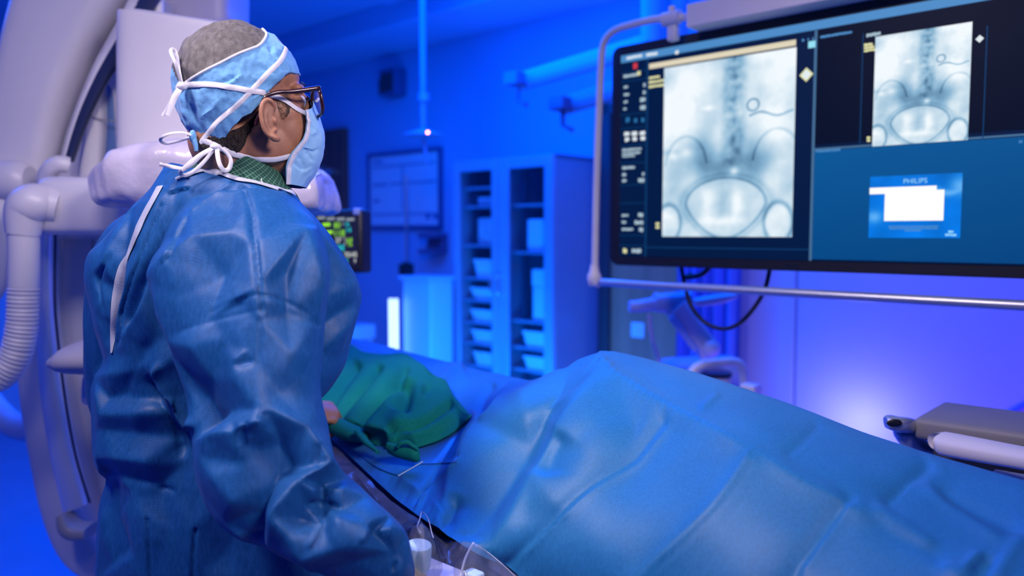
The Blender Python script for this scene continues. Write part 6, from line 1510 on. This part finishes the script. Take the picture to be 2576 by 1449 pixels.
# ---- ties
tr = [cap_tree, head_tree, ear_tree]
def tie(name, pts, w, par, off=.0022, n=60, trees=None, lab=None):
    C, Nn = on(trees or tr, pts, off, n); return mesh(name, *ribbon(C, Nn, w, .0009), M['tie'], par, label=lab)
t1 = tie('upper_tie', [(770, 287), (745, 275), (722, 258), (700, 246), (660, 233), (620, 227), (575, 219), (520, 213), (466, 213)], .0085, mk, lab='white upper tie of the mask')
t2 = tie('cap_tie', [(718, 122), (712, 140), (700, 158), (670, 188), (625, 235), (590, 270), (550, 305), (525, 335), (506, 360)], .0078, cap, lab='white strap crossing the cap')
t3 = tie('lower_tie', [(728, 391), (715, 395), (690, 400), (660, 400), (630, 397), (605, 391), (585, 386), (560, 374), (535, 362), (510, 352)], .0090, mk, lab='white lower tie of the mask')
def free(pts, w, nrm=(0.1, -1, 0.15), n=40):
    q = cr_len(np.array([P(*p) for p in pts]), n); N = np.tile(np.asarray(nrm, float), (n, 1))
    N += np.stack([0.5 * np.sin(np.linspace(0, 5, n)), np.zeros(n), 0.4 * np.cos(np.linspace(0, 4, n))], 1)
    return ribbon(q, N, w, .0009)
yk = hit(tr, 470, 225); yk = yk[0][1] if yk else 1.32
mesh('upper_knot', *join_geo([ellipsoid(P(458, 217, yk - .01), (.008, .008, .007), nu=14, nv=10), ellipsoid(P(452, 222, yk - .008), (.006, .006, .008), nu=14, nv=10)]), M['tie'], t1)
mesh('upper_bow', *join_geo([free([(456, 212, yk - .012), (449, 185, yk - .02), (440, 155, yk - .025), (431, 135, yk - .02), (430, 126, yk - .01), (438, 124, yk), (446, 145, yk), (452, 180, yk - .005), (458, 212, yk - .01)], .0048)]), M['tie'], t1)
mesh('upper_tail', *join_geo([free([(454, 222, yk - .012), (444, 236, yk - .018), (432, 262, yk - .022), (422, 290, yk - .02)], .0088), free([(452, 222, yk - .01), (436, 245, yk - .006), (420, 275, yk - .004), (409, 292, yk - .004)], .006)]), M['tie'], t1)
yl = hit(tr, 505, 345); yl = yl[0][1] if yl else 1.35
mesh('cap_knot', *join_geo([ellipsoid(P(485, 343, yl - .004), (.0055, .006, .010), nu=14, nv=10), tube([P(487, 350, yl - .004), P(492, 365, yl - .004), P(494, 380, yl - .004)], [.005, .004, .003], 8, 10)]), M['cap'], t2)
mesh('cap_bow', *join_geo([free([(484, 340, yl - .008), (460, 334, yl - .015), (430, 336, yl - .02), (408, 345, yl - .018), (404, 355, yl - .01), (418, 361, yl - .002), (445, 356, yl), (470, 348, yl), (484, 344, yl - .004)], .0045)]), M['tie'], t2)
yn = 1.258
mesh('lower_knot', *join_geo([ellipsoid(P(541, 369, yn), (.008, .007, .006), nu=14, nv=10)]), M['tie'], t3)
mesh('lower_bow', *join_geo([free([(541, 371, yn - .002), (512, 384, yn - .008), (484, 404, yn - .012), (462, 424, yn - .012), (453, 436, yn - .008), (463, 441, yn - .002), (486, 432, yn), (512, 408, yn), (536, 378, yn)], .0062),
   free([(546, 372, yn - .002), (548, 395, yn - .008), (554, 416, yn - .01), (564, 428, yn - .006), (576, 424, yn), (581, 405, yn), (573, 388, yn), (558, 374, yn)], .0068)]), M['tie'], t3)
mesh('lower_tail', *join_geo([free([(538, 371, yn), (508, 388, yn - .016), (482, 412, yn - .02), (458, 428, yn - .015)], .007), free([(460, 424, yn + .01), (430, 419, yn + .012), (402, 413, yn + .012)], .006)]), M['tie'], t3)

# ---- glasses
M['frame'] = mat('glasses_frame', (.035, .010, .012), .2, spec=.6, vary=.4, vscale=90)
gls = []
temple = [h2w((.104, -.074, .013)), h2w((.098, -.0765, .012)), h2w((.06, -.079, .010)), h2w((.028, -.0815, .009))]
C, Nn = on([head_tree], [(654, 272), (648, 285), (641, 300), (634, 314)], .004, 12)
gl_ = thing  # (glasses are worn clothing-like gear: a part of the person)
gl_ = mesh('glasses', *join_geo([tube([h2w((.107, -.010, .004)), h2w((.1105, 0, .007)), h2w((.107, .010, .004))], .0022, 10, 14)]), M['frame'], man, label='dark brown framed glasses')
for s_ in (-1, 1):
    def mm(p): return (p[0], p[1] * -s_, p[2])
    rim = []
    for k in range(48):
        a_ = 2 * pi * k / 48; ca_, sa_ = cos(a_), sin(a_)
        yv = .041 + .0285 * np.sign(ca_) * abs(ca_) ** .62; zv = -.005 + .0215 * np.sign(sa_) * abs(sa_) ** .7
        xv = .1075 - .09 * abs(.01 - yv) ** 1.0 * .06 / .06 * .06
        rim.append(h2w(mm((xv, -yv, zv))))
    r1 = mesh('rim', *tube(np.array(rim), .0030, 10, closed=True), M['frame'], gl_)
    cv = np.array(rim).mean(0); lm = mat('lens_glass', (.9, .95, 1.0), .02) if s_ < 0 else bpy.data.materials['lens_glass']
    lm.node_tree.nodes['Principled BSDF'].inputs['Alpha'].default_value = .10
    mesh('lens', [cv] + rim, [(0, 1 + (k + 1) % 48, 1 + k) for k in range(48)], lm, r1)
    tp = [h2w(mm((.105, -.0715, .0135))), h2w(mm((.1035, -.0755, .0135))), h2w(mm((.095, -.0768, .0125))), h2w(mm((.06, -.079, .010))), h2w(mm((.034, -.082, .0095))), h2w(mm((.015, -.083, .003))), h2w(mm((.007, -.083, -.014))), h2w(mm((-.001, -.082, -.028))), h2w(mm((-.006, -.080, -.038)))]
    mesh('temple', *tube(tp, [.0036, .0042, .0042, .0038, .0034, .003, .003, .0036, .0032], 10, 60), M['frame'], gl_)

# ---- gloved right hand on the knob
M['glove'] = mat('latex_glove', (.66, .58, .46), .45, vary=.05, bump=.2, bscale=60)
HR = hand(wrist_r + np.array([.018, 0, -.015]), P(1042, 1490, 1.125) - wrist_r, np.array([.1, -.5, .85]), -1, (.5, .9, .6))
hrv, hrf = remesh(HR, .0026, 5, .5)
mesh('glove', hrv, hrf, M['glove'], man, label='cream latex glove on the right hand')
C0 = P(1010, 1445, 1.112)
mesh('cuff', *tube([wrist_r - (C0 - wrist_r) * .1, wrist_r * .5 + C0 * .5], [.034, .030], 24, 6), M['gown'], gown)
